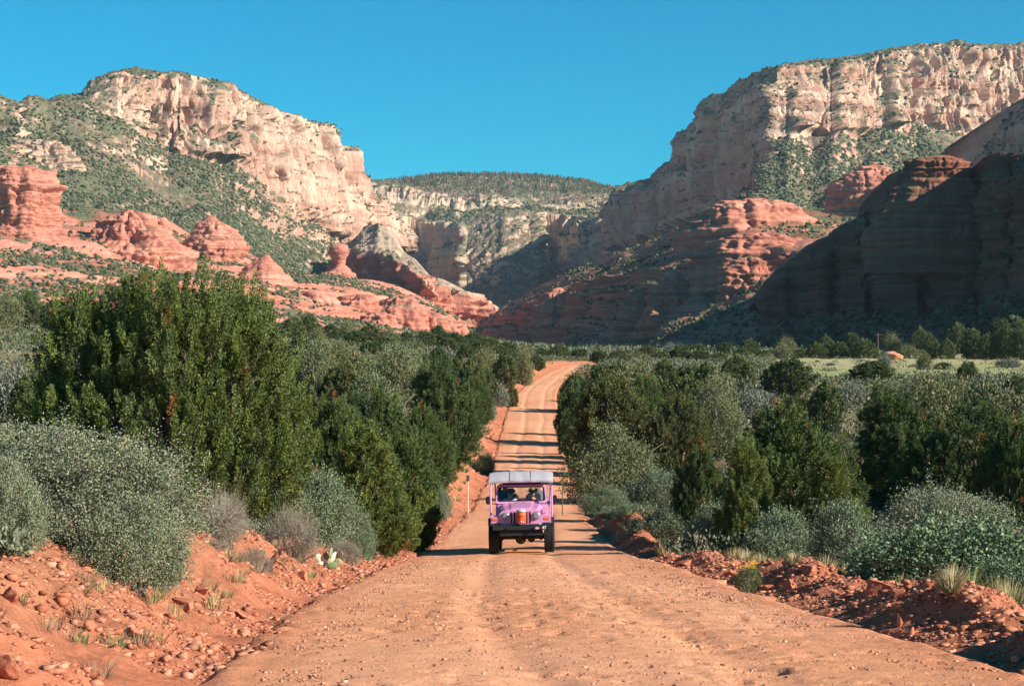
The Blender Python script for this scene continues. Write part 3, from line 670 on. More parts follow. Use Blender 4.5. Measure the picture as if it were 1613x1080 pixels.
def shrub(key, lobes, W, H, n, L, Wd, col, seed=0, twigs=300, twl=.22, mat=None, tw_mat=None, kind='shrub', jit=.18, tip=None, clump=90, clr=.10, twr=.004, pale=.07):
    rng = np.random.default_rng(seed+500)
    cp, cd = lobe_points(lobes, clump, rng, .50, 1.0)
    ex = clump//3; e1, e2 = lobe_points(lobes, ex, rng, 1.02, 1.28); cp = np.concatenate([cp, e1]); cd = np.concatenate([cd, unit(e2+np.array([0, 0, .5]))]); clump += ex
    csz = np.concatenate([np.exp(rng.normal(0, .35, clump-ex)), np.full(ex, .45)])
    k = rng.choice(clump, n, p=csz**1.5/(csz**1.5).sum())
    loose = rng.random(n) < .22
    sh = rng.normal(0, clr, (n, 3))*csz[k][:, None]; sh += cd[k]*(rng.normal(0, clr*1.6, n)*(csz[k] < .46))[:, None]
    p = cp[k] + sh; d0 = cd[k].copy()
    if loose.sum():
        lp, ld = lobe_points(lobes, int(loose.sum()), rng, .35, 1.03); p[loose] = lp; d0[loose] = ld
    p[:, 2] = np.abs(p[:, 2])
    d = unit(d0*.5 + rng.normal(0, .6, (n, 3)) + np.array([0, 0, .25])); nr = unit(d0*.5 + rng.normal(0, .6, (n, 3)))
    s = rng.uniform(.55, 1.35, n)
    V = leaf_quads(p, d, nr, L*s, Wd*s)
    c = np.array(col)[None]*np.exp(rng.normal(0, jit, (n, 1)))*np.exp(rng.normal(0, .10, (clump, 1)))[k]
    if pale: q = rng.random(n) < pale; c[q] = c[q]*np.array((1.5, 1.4, 1.35)); q = rng.random(n) < pale*.5; c[q] = c[q]*np.array((1.45, .85, .6))
    if tip is not None: q = p[:, 2] > H*.8; c[q] = np.array(tip)*np.exp(rng.normal(0, .2, (q.sum(), 1)))
    parts = []
    tp, td = lobe_points(lobes, twigs, rng, .5, 1.02)
    for i in range(twigs):
        a = tp[i]-td[i]*twl; b = tp[i]+td[i]*twl*rng.uniform(.1, .5)+rng.normal(0, twl*.3, 3)
        m = (a+b)/2+rng.normal(0, twl*.14, 3); parts.append(tube([a, m, b], [twr*1.4, twr, twr*.5], 3))
    Lb = np.array(lobes)
    for i in range(14):
        l = Lb[rng.integers(0, len(Lb))]; t = np.linspace(0, 1, 6)[:, None]; e = l[:3]+rng.normal(0, .5, 3)*l[3:6]; e[2] = abs(e[2])
        b0 = np.array([rng.normal(0, .06)*W, rng.normal(0, .06)*W, -.1]); m = b0*(1-t)+e*t; m[1:] += rng.normal(0, .04*W*.5, (5, 3)); parts.append(tube(m, (.012+.012*W)*(1-.8*t[:, 0]), 4))
    T = join(parts)
    store(key, kind, W, H, V, np.repeat(c, 4, axis=0), mat or MAT_SILV, T, tw_mat or MAT_TWIG, ('foliage', 'twigs'))

J1 = (0.115, 0.148, 0.040); JD = (0.078, 0.110, 0.036); JO = (0.095, 0.110, 0.040)
if VEG:
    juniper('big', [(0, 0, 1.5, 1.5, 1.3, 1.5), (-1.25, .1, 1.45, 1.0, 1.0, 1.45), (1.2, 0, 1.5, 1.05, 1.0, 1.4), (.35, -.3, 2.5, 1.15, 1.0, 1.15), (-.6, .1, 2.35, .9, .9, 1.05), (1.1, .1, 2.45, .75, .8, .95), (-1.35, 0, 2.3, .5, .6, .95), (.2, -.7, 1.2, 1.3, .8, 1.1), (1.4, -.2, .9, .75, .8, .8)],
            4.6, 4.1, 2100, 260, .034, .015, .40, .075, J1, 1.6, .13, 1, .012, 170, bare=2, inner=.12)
    juniper('lump', [(0, 0, 1.3, 1.5, 1.4, 1.3), (-1.2, .1, 1.1, 1.0, 1.0, 1.1), (1.15, -.1, 1.05, 1.0, 1.0, 1.1), (.4, .2, 2.1, 1.0, .9, 1.0), (-.5, -.5, 1.6, 1.0, .7, 1.0)],
            4.4, 3.15, 1500, 120, .046, .022, .27, .095, JD, .55, .12, 2, .006, 6)
    juniper('lump2', [(0, 0, 1.4, 1.3, 1.3, 1.4), (-.9, -.2, 1.2, .95, .9, 1.25), (.9, .0, 1.3, .95, .9, 1.2), (.3, -.6, 1.1, .9, .7, 1.1), (-.1, .1, 2.3, .85, .8, .9)],
            3.8, 3.3, 1500, 120, .046, .022, .28, .09, (0.092, 0.126, 0.038), .75, .11, 3, .010, 10)
    juniper('cone', [(0, 0, 1.0, 1.0, .95, 1.0), (.1, -.1, 1.8, .75, .7, 1.05), (-.5, 0, .9, .7, .7, .95), (.55, 0, .8, .7, .7, .85), (0, 0, 2.6, .42, .42, .75)],
            2.3, 3.4, 900, 150, .044, .019, .32, .08, (0.125, 0.155, 0.038), 1.8, .09, 4, .01, 26)
    juniper('round', [(0, 0, 1.15, 1.35, 1.3, 1.15), (-.7, 0, 1.0, .9, .9, 1.0), (.7, 0, 1.05, .9, .9, 1.0), (.1, 0, 1.7, .95, .9, .75)],
            3.1, 2.5, 1000, 90, .052, .024, .26, .10, (0.105, 0.112, 0.040), .6, .12, 5, .004, 0, bare=3)
    shrub('silver', [(0, 0, .75, .95, .9, .8), (-.7, .1, .7, .6, .6, .7), (.6, -.1, .6, .65, .6, .65), (.2, -.3, .45, .8, .5, .5), (-.2, .1, 1.2, .55, .5, .45)],
          2.6, 1.65, 120000, .026, .016, (0.175, 0.195, 0.115), 1, 500, .16, clump=330, clr=.070, twr=.003)
    shrub('silver2', [(0, 0, .5, .8, .7, .55), (.55, -.1, .35, .5, .5, .4), (-.5, 0, .4, .55, .5, .45), (.1, 0, .9, .45, .4, .3)],
          2.1, 1.15, 60000, .028, .017, (0.160, 0.185, 0.105), 2, 320, .14, clump=200, clr=.070, twr=.003)
    shrub('greygreen', [(0, 0, .6, 1.0, .9, .65), (-.8, 0, .5, .6, .6, .5), (.8, 0, .55, .65, .6, .55), (.2, 0, 1.0, .6, .6, .4)],
          2.9, 1.35, 42000, .042, .024, (0.120, 0.158, 0.085), 3, 220, .2, clump=260, clr=.075, twr=.004)
    shrub('leafy', [(0, 0, .6, .9, .8, .65), (-.7, 0, .55, .6, .6, .55), (.7, .1, .5, .6, .6, .5), (.1, -.2, .9, .6, .5, .4)],
          2.6, 1.3, 26000, .052, .034, (0.10, 0.160, 0.075), 4, 160, .22, clump=200, clr=.09, twr=.004, pale=.10)
    shrub('olive', [(0, 0, .9, 1.1, 1.0, .95), (-.8, 0, .7, .7, .7, .8), (.8, 0, .8, .7, .7, .8), (0, 0, 1.6, .7, .6, .6)],
          3.0, 2.2, 36000, .07, .026, (0.135, 0.150, 0.070), 5, 260, .3, mat=MAT_LEAF, clump=230, clr=.10, twr=.006)
    shrub('twiggy', [(0, 0, .5, .9, .7, .55), (.7, 0, .45, .6, .5, .45), (-.6, 0, .4, .5, .5, .4)],
          2.5, 1.05, 16000, .024, .012, (0.175, 0.145, 0.085), 6, 1400, .22, clump=160, clr=.09, twr=.0035)
    # coarser plants for the middle distance and beyond
    juniper('far1', [(0, 0, 1.5, 1.6, 1.5, 1.5), (-1.0, .2, 1.2, 1.0, 1.0, 1.1), (1.0, -.2, 1.3, 1.0, 1.0, 1.2), (.2, 0, 2.3, 1.0, .9, .9)],
            4.2, 3.1, 480, 44, .12, .065, .32, .16, (0.100, 0.125, 0.044), .8, .15, 7, .004, 8)
    juniper('far2', [(0, 0, 1.3, 1.3, 1.3, 1.3), (.6, 0, 1.8, .9, .9, .9), (-.7, 0, 1.0, .9, .9, .9)],
            3.3, 2.7, 400, 44, .115, .06, .30, .15, (0.072, 0.100, 0.036), 1.0, .14, 8, .004, 8)
    juniper('far3', [(0, 0, 1.5, 1.1, 1.1, 1.5), (.1, 0, 2.5, .7, .7, 1.0), (-.5, 0, 1.2, .8, .8, 1.0)],
            2.6, 3.4, 380, 44, .115, .06, .34, .14, (0.105, 0.135, 0.045), 1.1, .12, 9, .004, 12)
    shrub('faro', [(0, 0, 1.0, 1.4, 1.3, 1.1), (-1.0, 0, .8, .8, .8, .8), (1.0, 0, .9, .8, .8, .8)],
          3.7, 2.1, 9000, .15, .06, (0.135, 0.145, 0.065), 11, 60, .5, mat=MAT_LEAF, clump=120, clr=.16, twr=.012, pale=.1)
    shrub('farg', [(0, 0, .8, 1.3, 1.2, .85), (-.9, 0, .6, .8, .8, .65), (.9, 0, .6, .8, .8, .7)],
          3.4, 1.6, 8000, .13, .065, (0.140, 0.155, 0.115), 12, 60, .4, mat=MAT_LEAF, clump=120, clr=.14, twr=.010, pale=.1)

used = set()
def spot(px, d): return (px-CX)/F*d
def plant(key, px, top, wpx, d, label, cat=None, group=None, rz=None, dy=1.0, name=None):
    e, ch, W, H = PROTO[key]
    x = spot(px, d); zg = gz(x, d) - .04; h = -(top-HY)/F*d - zg
    s = wpx/F*d/W; sz = h/H
    if d > 80 and abs(px-850) > 130: s = max(s, sz/1.5)
    if d > 80 and abs(px-850) <= 130: sz = min(sz, s*1.9)
    sz = min(max(sz, s*.5), s*2.2)
    r = e.copy(); COL.objects.link(r)
    r.name = name or e.name
    r.location = (x, d, zg); r.scale = (s, s*dy, sz); r.rotation_euler = (0, 0, (RNG.uniform(0, 6.28) if rz is None else rz))
    for c in ch:
        k = c.copy(); COL.objects.link(k); k.parent = r
    tag(r, label, cat or ('juniper' if 'juniper' in e.name else 'shrub'), group)
    return r
JG = 'junipers beside the road'; SGp = 'shrubs along the road banks'
if VEG:
    # ---- left of the road, near to far
    plant('silver', 120, 668, 400, 18.2, 'large silvery grey-green shrub filling the lower left corner', None, SGp, 0.3)
    plant('silver2', 205, 790, 215, 17.2, 'silvery shrub spilling down the red bank in front of the larger silver shrub', None, SGp, 1.0)
    plant('silver2', 10, 730, 170, 16.2, 'silvery shrub cut off by the left edge of the photo', None, SGp, 2.0)
    plant('big', 258, 386, 455, 36, 'huge bright green juniper with many upright tips, tallest tree of the valley', None, JG, 0)
    plant('lump2', 112, 520, 140, 42, 'dark juniper merging with the left side of the huge juniper', None, JG, 1.2)
    plant('twiggy', 350, 775, 150, 29, 'brownish twiggy shrub on the bank under the huge juniper', None, SGp)
    plant('twiggy', 455, 800, 100, 33, 'small bare twiggy shrub above the prickly pear', None, SGp)
    plant('greygreen', 500, 752, 190, 40, 'grey-green shrub between the twiggy shrubs and the cone juniper', None, SGp)
    plant('silver2', 420, 745, 130, 36, 'pale shrub tucked under the right foot of the huge juniper', None, SGp)
    plant('lump', 575, 612, 225, 58, 'broad dark juniper behind the cone-shaped juniper', None, JG, .4)
    plant('lump2', 530, 620, 160, 52, 'shaded dark juniper against the huge juniper right edge', None, JG, 2.2)
    plant('cone', 572, 668, 165, 46, 'yellow-green cone-shaped juniper with rusty sprays at the roadside bend', None, JG, .5)
    plant('cone', 642, 688, 105, 58, 'slim juniper leaning beside the cone-shaped juniper toward the road', None, JG, 2.5)
    plant('greygreen', 650, 770, 85, 62, 'low grey-green shrub at the foot of the slim juniper by the road', None, SGp)
    plant('greygreen', 570, 800, 70, 44, 'small shrub over the dark hollow left of the round boulder', None, SGp)
    plant('lump2', 672, 636, 110, 80, 'dark juniper rising behind the low shrub left of the vehicle', None, JG, .9)
    plant('greygreen', 690, 765, 60, 72, 'grey leafy shrub behind the left marker post', None, SGp)
    plant('lump', 700, 566, 130, 96, 'dark juniper halfway along the left side of the road', None, JG, 2.0)
    plant('lump2', 752, 592, 60, 150, 'rounded juniper touching the gravel bank left of the far road', None, JG, 1.0)
    plant('leafy', 764, 698, 34, 108, 'small green bush alone on the gravel bank', None, SGp)
    plant('lump2', 12, 622, 90, 46, 'juniper at the left edge of the photo behind the silver shrub', None, JG)
    plant('olive', 500, 548, 130, 95, 'pale olive shrub right of the huge juniper tips', None, SGp)
    plant('round', 545, 572, 120, 88, 'rounded grey-olive bush below the pale olive shrub', None, JG)
    plant('olive', 625, 552, 110, 105, 'yellowish olive shrub left of the halfway juniper', None, SGp)
    plant('olive', 585, 590, 90, 84, 'feathery olive shrub in front of the yellowish one', None, SGp)
    for (px, top, w_, d, lab) in [(255, 900, 90, 19.5, 'dry brush at the lower edge of the large silver shrub'), (330, 850, 90, 25, 'dry brush on the bank under the brownish twiggy shrub'), (400, 862, 70, 27, 'thin dry brush behind the dark dead branch'),
                                  (545, 850, 60, 38, 'dry brush right of the prickly pear'), (160, 925, 70, 17, 'small dry brush under the silver shrub between bank stones')]:
        plant('twiggy', px, top, w_, d, lab, None, 'dry brush on the left bank')
    # ---- right of the road, near to far
    plant('leafy', 1500, 832, 330, 26, 'bright leafy shrub standing over the stony berm at the right edge', None, SGp, .2)
    plant('leafy', 1395, 852, 200, 29, 'leafy shrub with yellowing leaves behind the biggest berm boulder', None, SGp, 1.4)
    plant('leafy', 1590, 890, 160, 23, 'low green shrub cut off by the right edge of the photo', None, SGp, 2.4)
    plant('silver', 1500, 768, 280, 37, 'grey scrub oak with bare pale branches at the right edge', None, SGp, .9)
    plant('greygreen', 1330, 800, 170, 44, 'grey-green shrub with tall stalks right of the lumpy juniper', None, SGp)
    plant('greygreen', 1230, 812, 190, 48, 'grey-green shrub behind the blond grass tuft', None, SGp)
    plant('greygreen', 1130, 800, 150, 53, 'grey-green shrub in front of the blue-green juniper', None, SGp)
    plant('greygreen', 1050, 802, 140, 60, 'low grey-green shrub second from the road above the earth mound', None, SGp)
    plant('greygreen', 990, 800, 100, 67, 'low grey-green shrub nearest the road above the earth mound', None, SGp)
    plant('lump2', 1245, 632, 235, 55, 'tall lumpy green juniper in the middle of the right side', None, JG, .3)
    plant('cone', 1175, 690, 110, 51, 'narrow juniper in front of the tall lumpy juniper left flank', None, JG, 1.5)
    plant('cone', 1310, 720, 120, 50, 'pointed juniper hugging the tall lumpy juniper right flank', None, JG, 3.0)
    plant('lump2', 1103, 700, 100, 60, 'dark blue-green juniper between the feathery shrub and lumpy juniper', None, JG, 2.7)
    plant('lump', 1425, 615, 225, 64, 'dark domed juniper with a bright green top on the right', None, JG, 1.8)
    plant('lump', 1530, 632, 230, 60, 'wide juniper with grey dead twigs at the right edge', None, JG, .2)
    plant('lump2', 1600, 655, 130, 56, 'juniper cut off by the right edge above the scrub oak', None, JG)
    plant('olive', 965, 672, 160, 84, 'feathery pale olive shrub close to the road right of the vehicle', None, SGp, .6)
    plant('greygreen', 950, 770, 85, 72, 'grey bush at the roadside just right of the vehicle', None, SGp)
    plant('greygreen', 1030, 745, 110, 76, 'grey-green shrub filling the gap under the feathery olive shrub', None, SGp)
    plant('round', 1068, 622, 98, 96, 'round brownish juniper with visible bare limbs', None, JG, .4)
    plant('round', 966, 592, 150, 106, 'brown-green juniper standing over the right verge with the striped shadows', None, JG, 2.0)
    plant('lump', 915, 585, 84, 118, 'dark juniper nearest the right edge of the far road', None, JG, 1.1)
    plant('lump2', 1010, 588, 90, 122, 'green juniper behind the brown-green verge juniper', None, JG)
    plant('olive', 1120, 606, 84, 102, 'pale bush behind the round brownish juniper', None, SGp)
    plant('far1', 900, 600, 42, 150, 'small dark juniper at the right verge beyond the striped shadows', None, JG)
    plant('far3', 890, 630, 26, 128, 'slim dark juniper at the right verge casting a shadow stripe', None, JG)
    plant('far3', 902, 655, 26, 112, 'slim juniper at the right verge above the feathery olive shrub', None, JG)
    plant('far1', 1162, 562, 70, 190, 'grey-green juniper left of the meadow', None, JG)
    plant('far2', 1238, 568, 100, 175, 'wide dark juniper at the left end of the meadow', None, JG)
    plant('far2', 1375, 574, 82, 205, 'dark dome-shaped juniper alone on the meadow', None, JG)
    plant('far3', 1524, 570, 34, 210, 'upright juniper on the right part of the meadow', None, JG)
    plant('far1', 1300, 606, 74, 130, 'dark juniper below the left end of the meadow', None, JG)
    plant('faro', 1460, 600, 110, 125, 'olive shrub under the upright meadow juniper', None, SGp)
    plant('faro', 1560, 605, 120, 130, 'olive shrub near the right edge below the meadow', None, SGp)
    # ---- rows of trees farther off; each row is one line across the valley
    ORD = ['', 'first', 'second', 'third', 'fourth', 'fifth', 'sixth', 'seventh', 'eighth', 'ninth', 'tenth', 'eleventh', 'twelfth', 'thirteenth', 'fourteenth', 'fifteenth', 'sixteenth', 'seventeenth', 'eighteenth', 'nineteenth', 'twentieth', 'twenty-first', 'twenty-second', 'twenty-third', 'twenty-fourth']
    LOOK = {'far1': 'green juniper', 'far2': 'dark juniper', 'far3': 'pointed juniper', 'faro': 'olive bush', 'farg': 'grey bush'}
    def row(where, group, items, d0, jd=.06):
        for i, (px, top, wpx, k) in enumerate(items):
            d = d0*(1+RNG.uniform(-jd, jd))
            plant(k, px, top, wpx, d, '%s, %s from left in %s' % (LOOK[k], ORD[i+1], where), None, group)
    row('the row under the red domes', 'trees at the foot of the red domes',
        [(462, 500, 44, 'far1'), (487, 497, 46, 'far1'), (520, 512, 40, 'far2'), (548, 508, 40, 'faro'), (583, 512, 50, 'far1'), (612, 520, 40, 'faro'), (640, 524, 40, 'far2'), (668, 522, 42, 'far1'),
         (692, 514, 34, 'far3'), (716, 525, 44, 'far2'), (745, 524, 42, 'far1'), (772, 532, 44, 'far1'), (800, 540, 40, 'far2'), (826, 546, 40, 'faro')], 330)
    row('the row below the dry grass', 'bushes below the dry grass patches',
        [(470, 530, 50, 'far1'), (502, 536, 44, 'faro'), (534, 540, 50, 'faro'), (585, 545, 46, 'far2'), (625, 552, 44, 'far1'), (664, 556, 46, 'faro'), (690, 548, 34, 'far2'), (735, 543, 38, 'far2'), (765, 552, 50, 'faro'), (795, 558, 50, 'far1'), (825, 556, 44, 'faro')], 220)
    row('the line left of the upper road', 'bushes left of the upper road',
        [(700, 578, 44, 'far1'), (732, 574, 50, 'faro'), (764, 580, 46, 'far1'), (786, 588, 34, 'farg'), (806, 590, 26, 'far1')], 182, .02)
    row('the clump beside the last bend of the road', 'bushes beside the last bend', [(800, 566, 40, 'farg'), (826, 562, 40, 'far1'), (846, 560, 32, 'far2')], 262, .02)
    row('the row where the road disappears', 'trees at the road bend',
        [(852, 548, 38, 'far1'), (880, 544, 40, 'far1'), (910, 550, 36, 'far2'), (944, 553, 36, 'far2'), (975, 552, 44, 'far1'), (1005, 556, 42, 'faro'), (1040, 558, 44, 'far1'), (1072, 560, 40, 'far3'), (1100, 552, 42, 'far1'), (1132, 566, 38, 'far1')], 345, .04)
    row('the wood above the round brownish juniper', 'junipers right of the road',
        [(905, 590, 50, 'far1'), (940, 578, 50, 'far2'), (975, 572, 56, 'far1'), (1010, 576, 50, 'faro'), (1045, 570, 56, 'far1'), (1080, 578, 54, 'far2'), (1112, 574, 52, 'far1'), (1140, 590, 50, 'faro'), (1175, 600, 54, 'far1')], 185)
    row('the row beyond the meadow', 'bushes along the shadow edge',
        [(1168, 548, 34, 'far1'), (1198, 552, 34, 'far2'), (1232, 545, 36, 'faro'), (1262, 550, 34, 'far1'), (1288, 541, 38, 'far1'), (1322, 540, 36, 'far3'), (1362, 536, 50, 'far1'), (1430, 545, 36, 'faro'), (1466, 528, 38, 'far1'), (1492, 536, 34, 'far1'),
         (1532, 520, 40, 'far3'), (1556, 528, 36, 'far1'), (1584, 516, 44, 'far1'), (1608, 522, 44, 'far2')], 430, .05)
    row('the scatter on the meadow', 'bushes on the meadow',
        [(1308, 572, 20, 'farg'), (1392, 560, 26, 'farg'), (1440, 575, 22, 'farg'), (1455, 557, 30, 'faro'), (1485, 572, 30, 'far1'), (1590, 566, 40, 'farg')], 300, .08)
    row('the group behind the huge juniper', 'bushes at the left edge',
        [(8, 466, 60, 'faro'), (45, 462, 60, 'far1'), (85, 474, 50, 'far2'), (125, 478, 56, 'faro'), (160, 484, 50, 'far1')], 280, .05)
    row('the group above the silver shrubs', 'bushes above the silver shrubs', [(4, 580, 60, 'farg'), (40, 596, 50, 'far1')], 110, .03)
    row('the thicket above the dry grass', 'junipers near the dry grass',
        [(465, 522, 44, 'far1'), (500, 520, 40, 'faro'), (560, 522, 46, 'far2'), (600, 530, 46, 'far1'), (650, 536, 42, 'faro'), (705, 532, 44, 'far1'), (750, 538, 46, 'far2'), (790, 545, 44, 'far1'), (820, 550, 40, 'faro')], 270, .03)
    row('the thicket right of the huge juniper', 'bushes right of the huge juniper',
        [(470, 560, 70, 'faro'), (520, 552, 66, 'far1'), (560, 556, 70, 'faro'), (610, 562, 70, 'far1'), (655, 572, 66, 'faro'), (700, 566, 60, 'far2'), (740, 572, 66, 'far1')], 155, .04)
    row('the thicket along the left verge', 'bushes along the left verge', [(690, 602, 60, 'far1'), (722, 612, 50, 'farg'), (748, 604, 40, 'faro'), (770, 610, 30, 'farg')], 165, .02)
    row('the middle of the wood right of the road', 'bushes in the wood right of the road',
        [(905, 606, 60, 'far2'), (945, 600, 66, 'far1'), (990, 598, 70, 'faro'), (1035, 600, 66, 'far1'), (1085, 596, 70, 'far1'), (1130, 604, 66, 'faro'), (1175, 612, 60, 'farg')], 140, .03)
    row('the belt under the meadow', 'bushes under the meadow',
        [(1205, 618, 60, 'farg'), (1250, 625, 60, 'far1'), (1340, 606, 60, 'farg'), (1395, 604, 56, 'faro'), (1440, 600, 60, 'farg'), (1500, 598, 66, 'faro'), (1550, 596, 60, 'farg'), (1600, 594, 60, 'far1')], 165, .05)
    row('the back line under the dark cliff', 'trees under the dark cliff',
        [(1020, 545, 36, 'far1'), (1060, 543, 36, 'farg'), (1100, 542, 38, 'far1'), (1140, 540, 36, 'far2'), (1180, 536, 38, 'far1'), (1240, 534, 34, 'faro'), (1300, 530, 36, 'far1'), (1345, 526, 36, 'far2'), (1405, 528, 30, 'faro'), (1450, 518, 40, 'far1'), (1510, 512, 40, 'far1'), (1570, 506, 44, 'far2'), (1605, 504, 44, 'far1')], 500, .03)

# sage and low brush: uncountable, one mass
def undergrowth():
    rng = np.random.default_rng(77)
    Vs, Cs = [], []
    def batch(n, d0, d1, nl, L, size, rule, pw=1.0):
        y = d0 + (d1-d0)*rng.random(n)**pw; x = rng.uniform(-.34, .34, n)*y*1.05
        dr = x-road_x(y); hw = road_w(y)
        dens = sst(-.55, .3, fbm(x/14, y/14, 4, 3, 80))
        edge = np.where(dr < 0, rule[0]+1.2*sst(54, 62, y)*(1-sst(110, 130, y)), rule[1])
        ok = (np.abs(dr) > hw+edge) & (rng.random(n) < .25+.75*dens)
        mead = (x > 25 + (y-150)*.11) & (y > 225) & (y < 520); ok &= ~mead | (rng.random(n) < .05)
        x, y = x[ok], y[ok]; n = len(x); z = ground(x, y, False)
        s = size*np.exp(rng.normal(0, .35, n))
        k = np.repeat(np.arange(n), nl); N = len(k)
        q = unit(rng.normal(size=(N, 3))); q[:, 2] = np.abs(q[:, 2]); r = rng.uniform(.45, 1.05, N)
        p = np.stack([x, y, z], -1)[k] + q*np.stack([s, s, s*.75], -1)[k]*r[:, None]
        d = unit(q + rng.normal(0, .6, (N, 3)) + np.array([0, 0, .3])); nr = unit(q+rng.normal(0, .5, (N, 3)))
        sc_ = L*rng.uniform(.6, 1.4, N)
        Vs.append(leaf_quads(p, d, nr, sc_, sc_*.5))
        pal = np.array([(0.125, 0.140, 0.085), (0.100, 0.120, 0.060), (0.16, 0.14, 0.08), (0.075, 0.098, 0.042), (0.135, 0.150, 0.100)])
        c = pal[rng.integers(0, len(pal), n)]*np.exp(rng.normal(0, .15, (n, 1)))
        Cs.append(np.repeat(c[k]*np.exp(rng.normal(0, .2, (N, 1))), 4, axis=0))
    batch(1100, 14, 60, 420, .05, .30, (1.9, 2.6))
    batch(5200, 46, 150, 150, .11, .55, (1.4, 1.2))
    batch(17000, 120, 420, 46, .26, .85, (1.3, 1.1), .8)
    batch(16000, 400, 1150, 26, .75, 1.7, (4, 4), .8)
    V = np.concatenate(Vs); C = np.concatenate(Cs)
    o = np_mesh('undergrowth', V, np.arange(len(V)).reshape(-1, 4), MAT_LEAF, None, C)
    tag(o, 'low grey-green sage and brush covering the valley floor', 'undergrowth', kind='stuff'); print('undergrowth quads', len(V)//4)
if VEG: undergrowth()
#@@NEAR
# ------------------------------------------------------------------ stones, grass and small things by the road
def hit(px, py, lo=8.0, hi=700.0):
    """the ground point seen at a photo pixel"""
    d = np.geomspace(lo, hi, 4000); x = (px-CX)/F*d
    z = np.maximum(ground(x, d, True), np.where(np.abs(x-road_x(d)) < road_w(d), road_surface(x-road_x(d), d), -99))
    f = z + (py-HY)/F*d
    i = int(np.argmax(f > 0)) if (f > 0).any() else len(d)-1
    return x[i], d[i], z[i]
MAT_STONE = attr_mat('red_stone', 0.9, 9.0, 0.2, 0.01, 30.0, 0.1)
def surf(x, y):
    g = ground(x, y, True); r = np.where(np.abs(x-road_x(y)) < road_w(y)*1.15, road_surface(x-road_x(y), y), -99); return np.maximum(g, r)
def stones(name, x, y, s, cols, label, rng, sub=1, flat=.65):
    V0 = np.array([(a, b, c) for a in (-.62, .62) for b in (-.62, .62) for c in (-.62, .62)]); F0 = np.array([(0, 1, 3, 2), (4, 6, 7, 5), (0, 4, 5, 1), (2, 3, 7, 6), (0, 2, 6, 4), (1, 5, 7, 3)]); n = len(x)
    V = (V0[None]+rng.uniform(-.34, .34, (n, 8, 3)))*s[:, None, None]
    V[..., 2] *= flat*rng.uniform(.6, 1.2, (n, 1)); V[..., 0] *= rng.uniform(.7, 1.5, (n, 1))
    th = rng.uniform(0, 6.28, n); c, s_ = np.cos(th)[:, None], np.sin(th)[:, None]
    X = V[..., 0]*c - V[..., 1]*s_; Yy = V[..., 0]*s_ + V[..., 1]*c
    P = np.stack([X, Yy, V[..., 2]], -1) + np.stack([x, y, surf(x, y)+s*.15], -1)[:, None]
    col = cols[rng.integers(0, len(cols), n)]*np.exp(rng.normal(0, .18, (n, 1)))
    o = np_mesh(name, P.reshape(-1, 3), (F0[None]+(np.arange(n)*len(V0))[:, None, None]).reshape(-1, 4), MAT_STONE, None, np.repeat(col, len(V0), 0))
    tag(o, label, name, kind='stuff')
STC = np.array([(0.40, 0.15, 0.085), (0.46, 0.20, 0.12), (0.34, 0.115, 0.065), (0.46, 0.22, 0.14), (0.40, 0.17, 0.10)])
def build_stones():
    rng = np.random.default_rng(5)
    y = np.concatenate([9+51*rng.random(52000)**1.35, rng.uniform(60, 170, 7000)]); n = len(y)
    side = rng.random(n) < .62
    t = np.where(side, rng.uniform(0, 3.6, n)*rng.uniform(.4, 1, n)**.5, rng.gamma(2.2, .5, n)+.1)
    x = road_x(y) + np.where(side, -1, 1)*(road_w(y)+t-.15)
    ok = (fbm(x/1.5, y/1.5, 0, 2, 90) > -.15) | (~side & (t < 1.8)); x, y = x[ok], y[ok]; n = len(x)
    s = np.clip(.011*(rng.pareto(2.0, n)+1), .009, .058)*np.where(y > 60, 1.7, 1)
    stones('rubble', x, y, s, STC, 'broken red stones strewn over both road banks', rng)
    n = 30000; y = 9+36*rng.random(n)**1.5; q = rng.random(n); e = rng.random(n) < .55
    xr = np.where(e, np.sign(q-.5)*rng.uniform(.72, 1.05, n), rng.uniform(-1, 1, n))
    x = road_x(y)+xr*road_w(y)
    s = np.clip(.0035*(rng.pareto(2.4, n)+1), .003, .016)*(1+y/60)
    stones('gravel', x, y, s, np.array([(0.42, 0.19, 0.12), (0.30, 0.13, 0.08), (0.50, 0.30, 0.20), (0.48, 0.24, 0.15)]), 'loose gravel lying on the dirt road', rng, 1, .7)
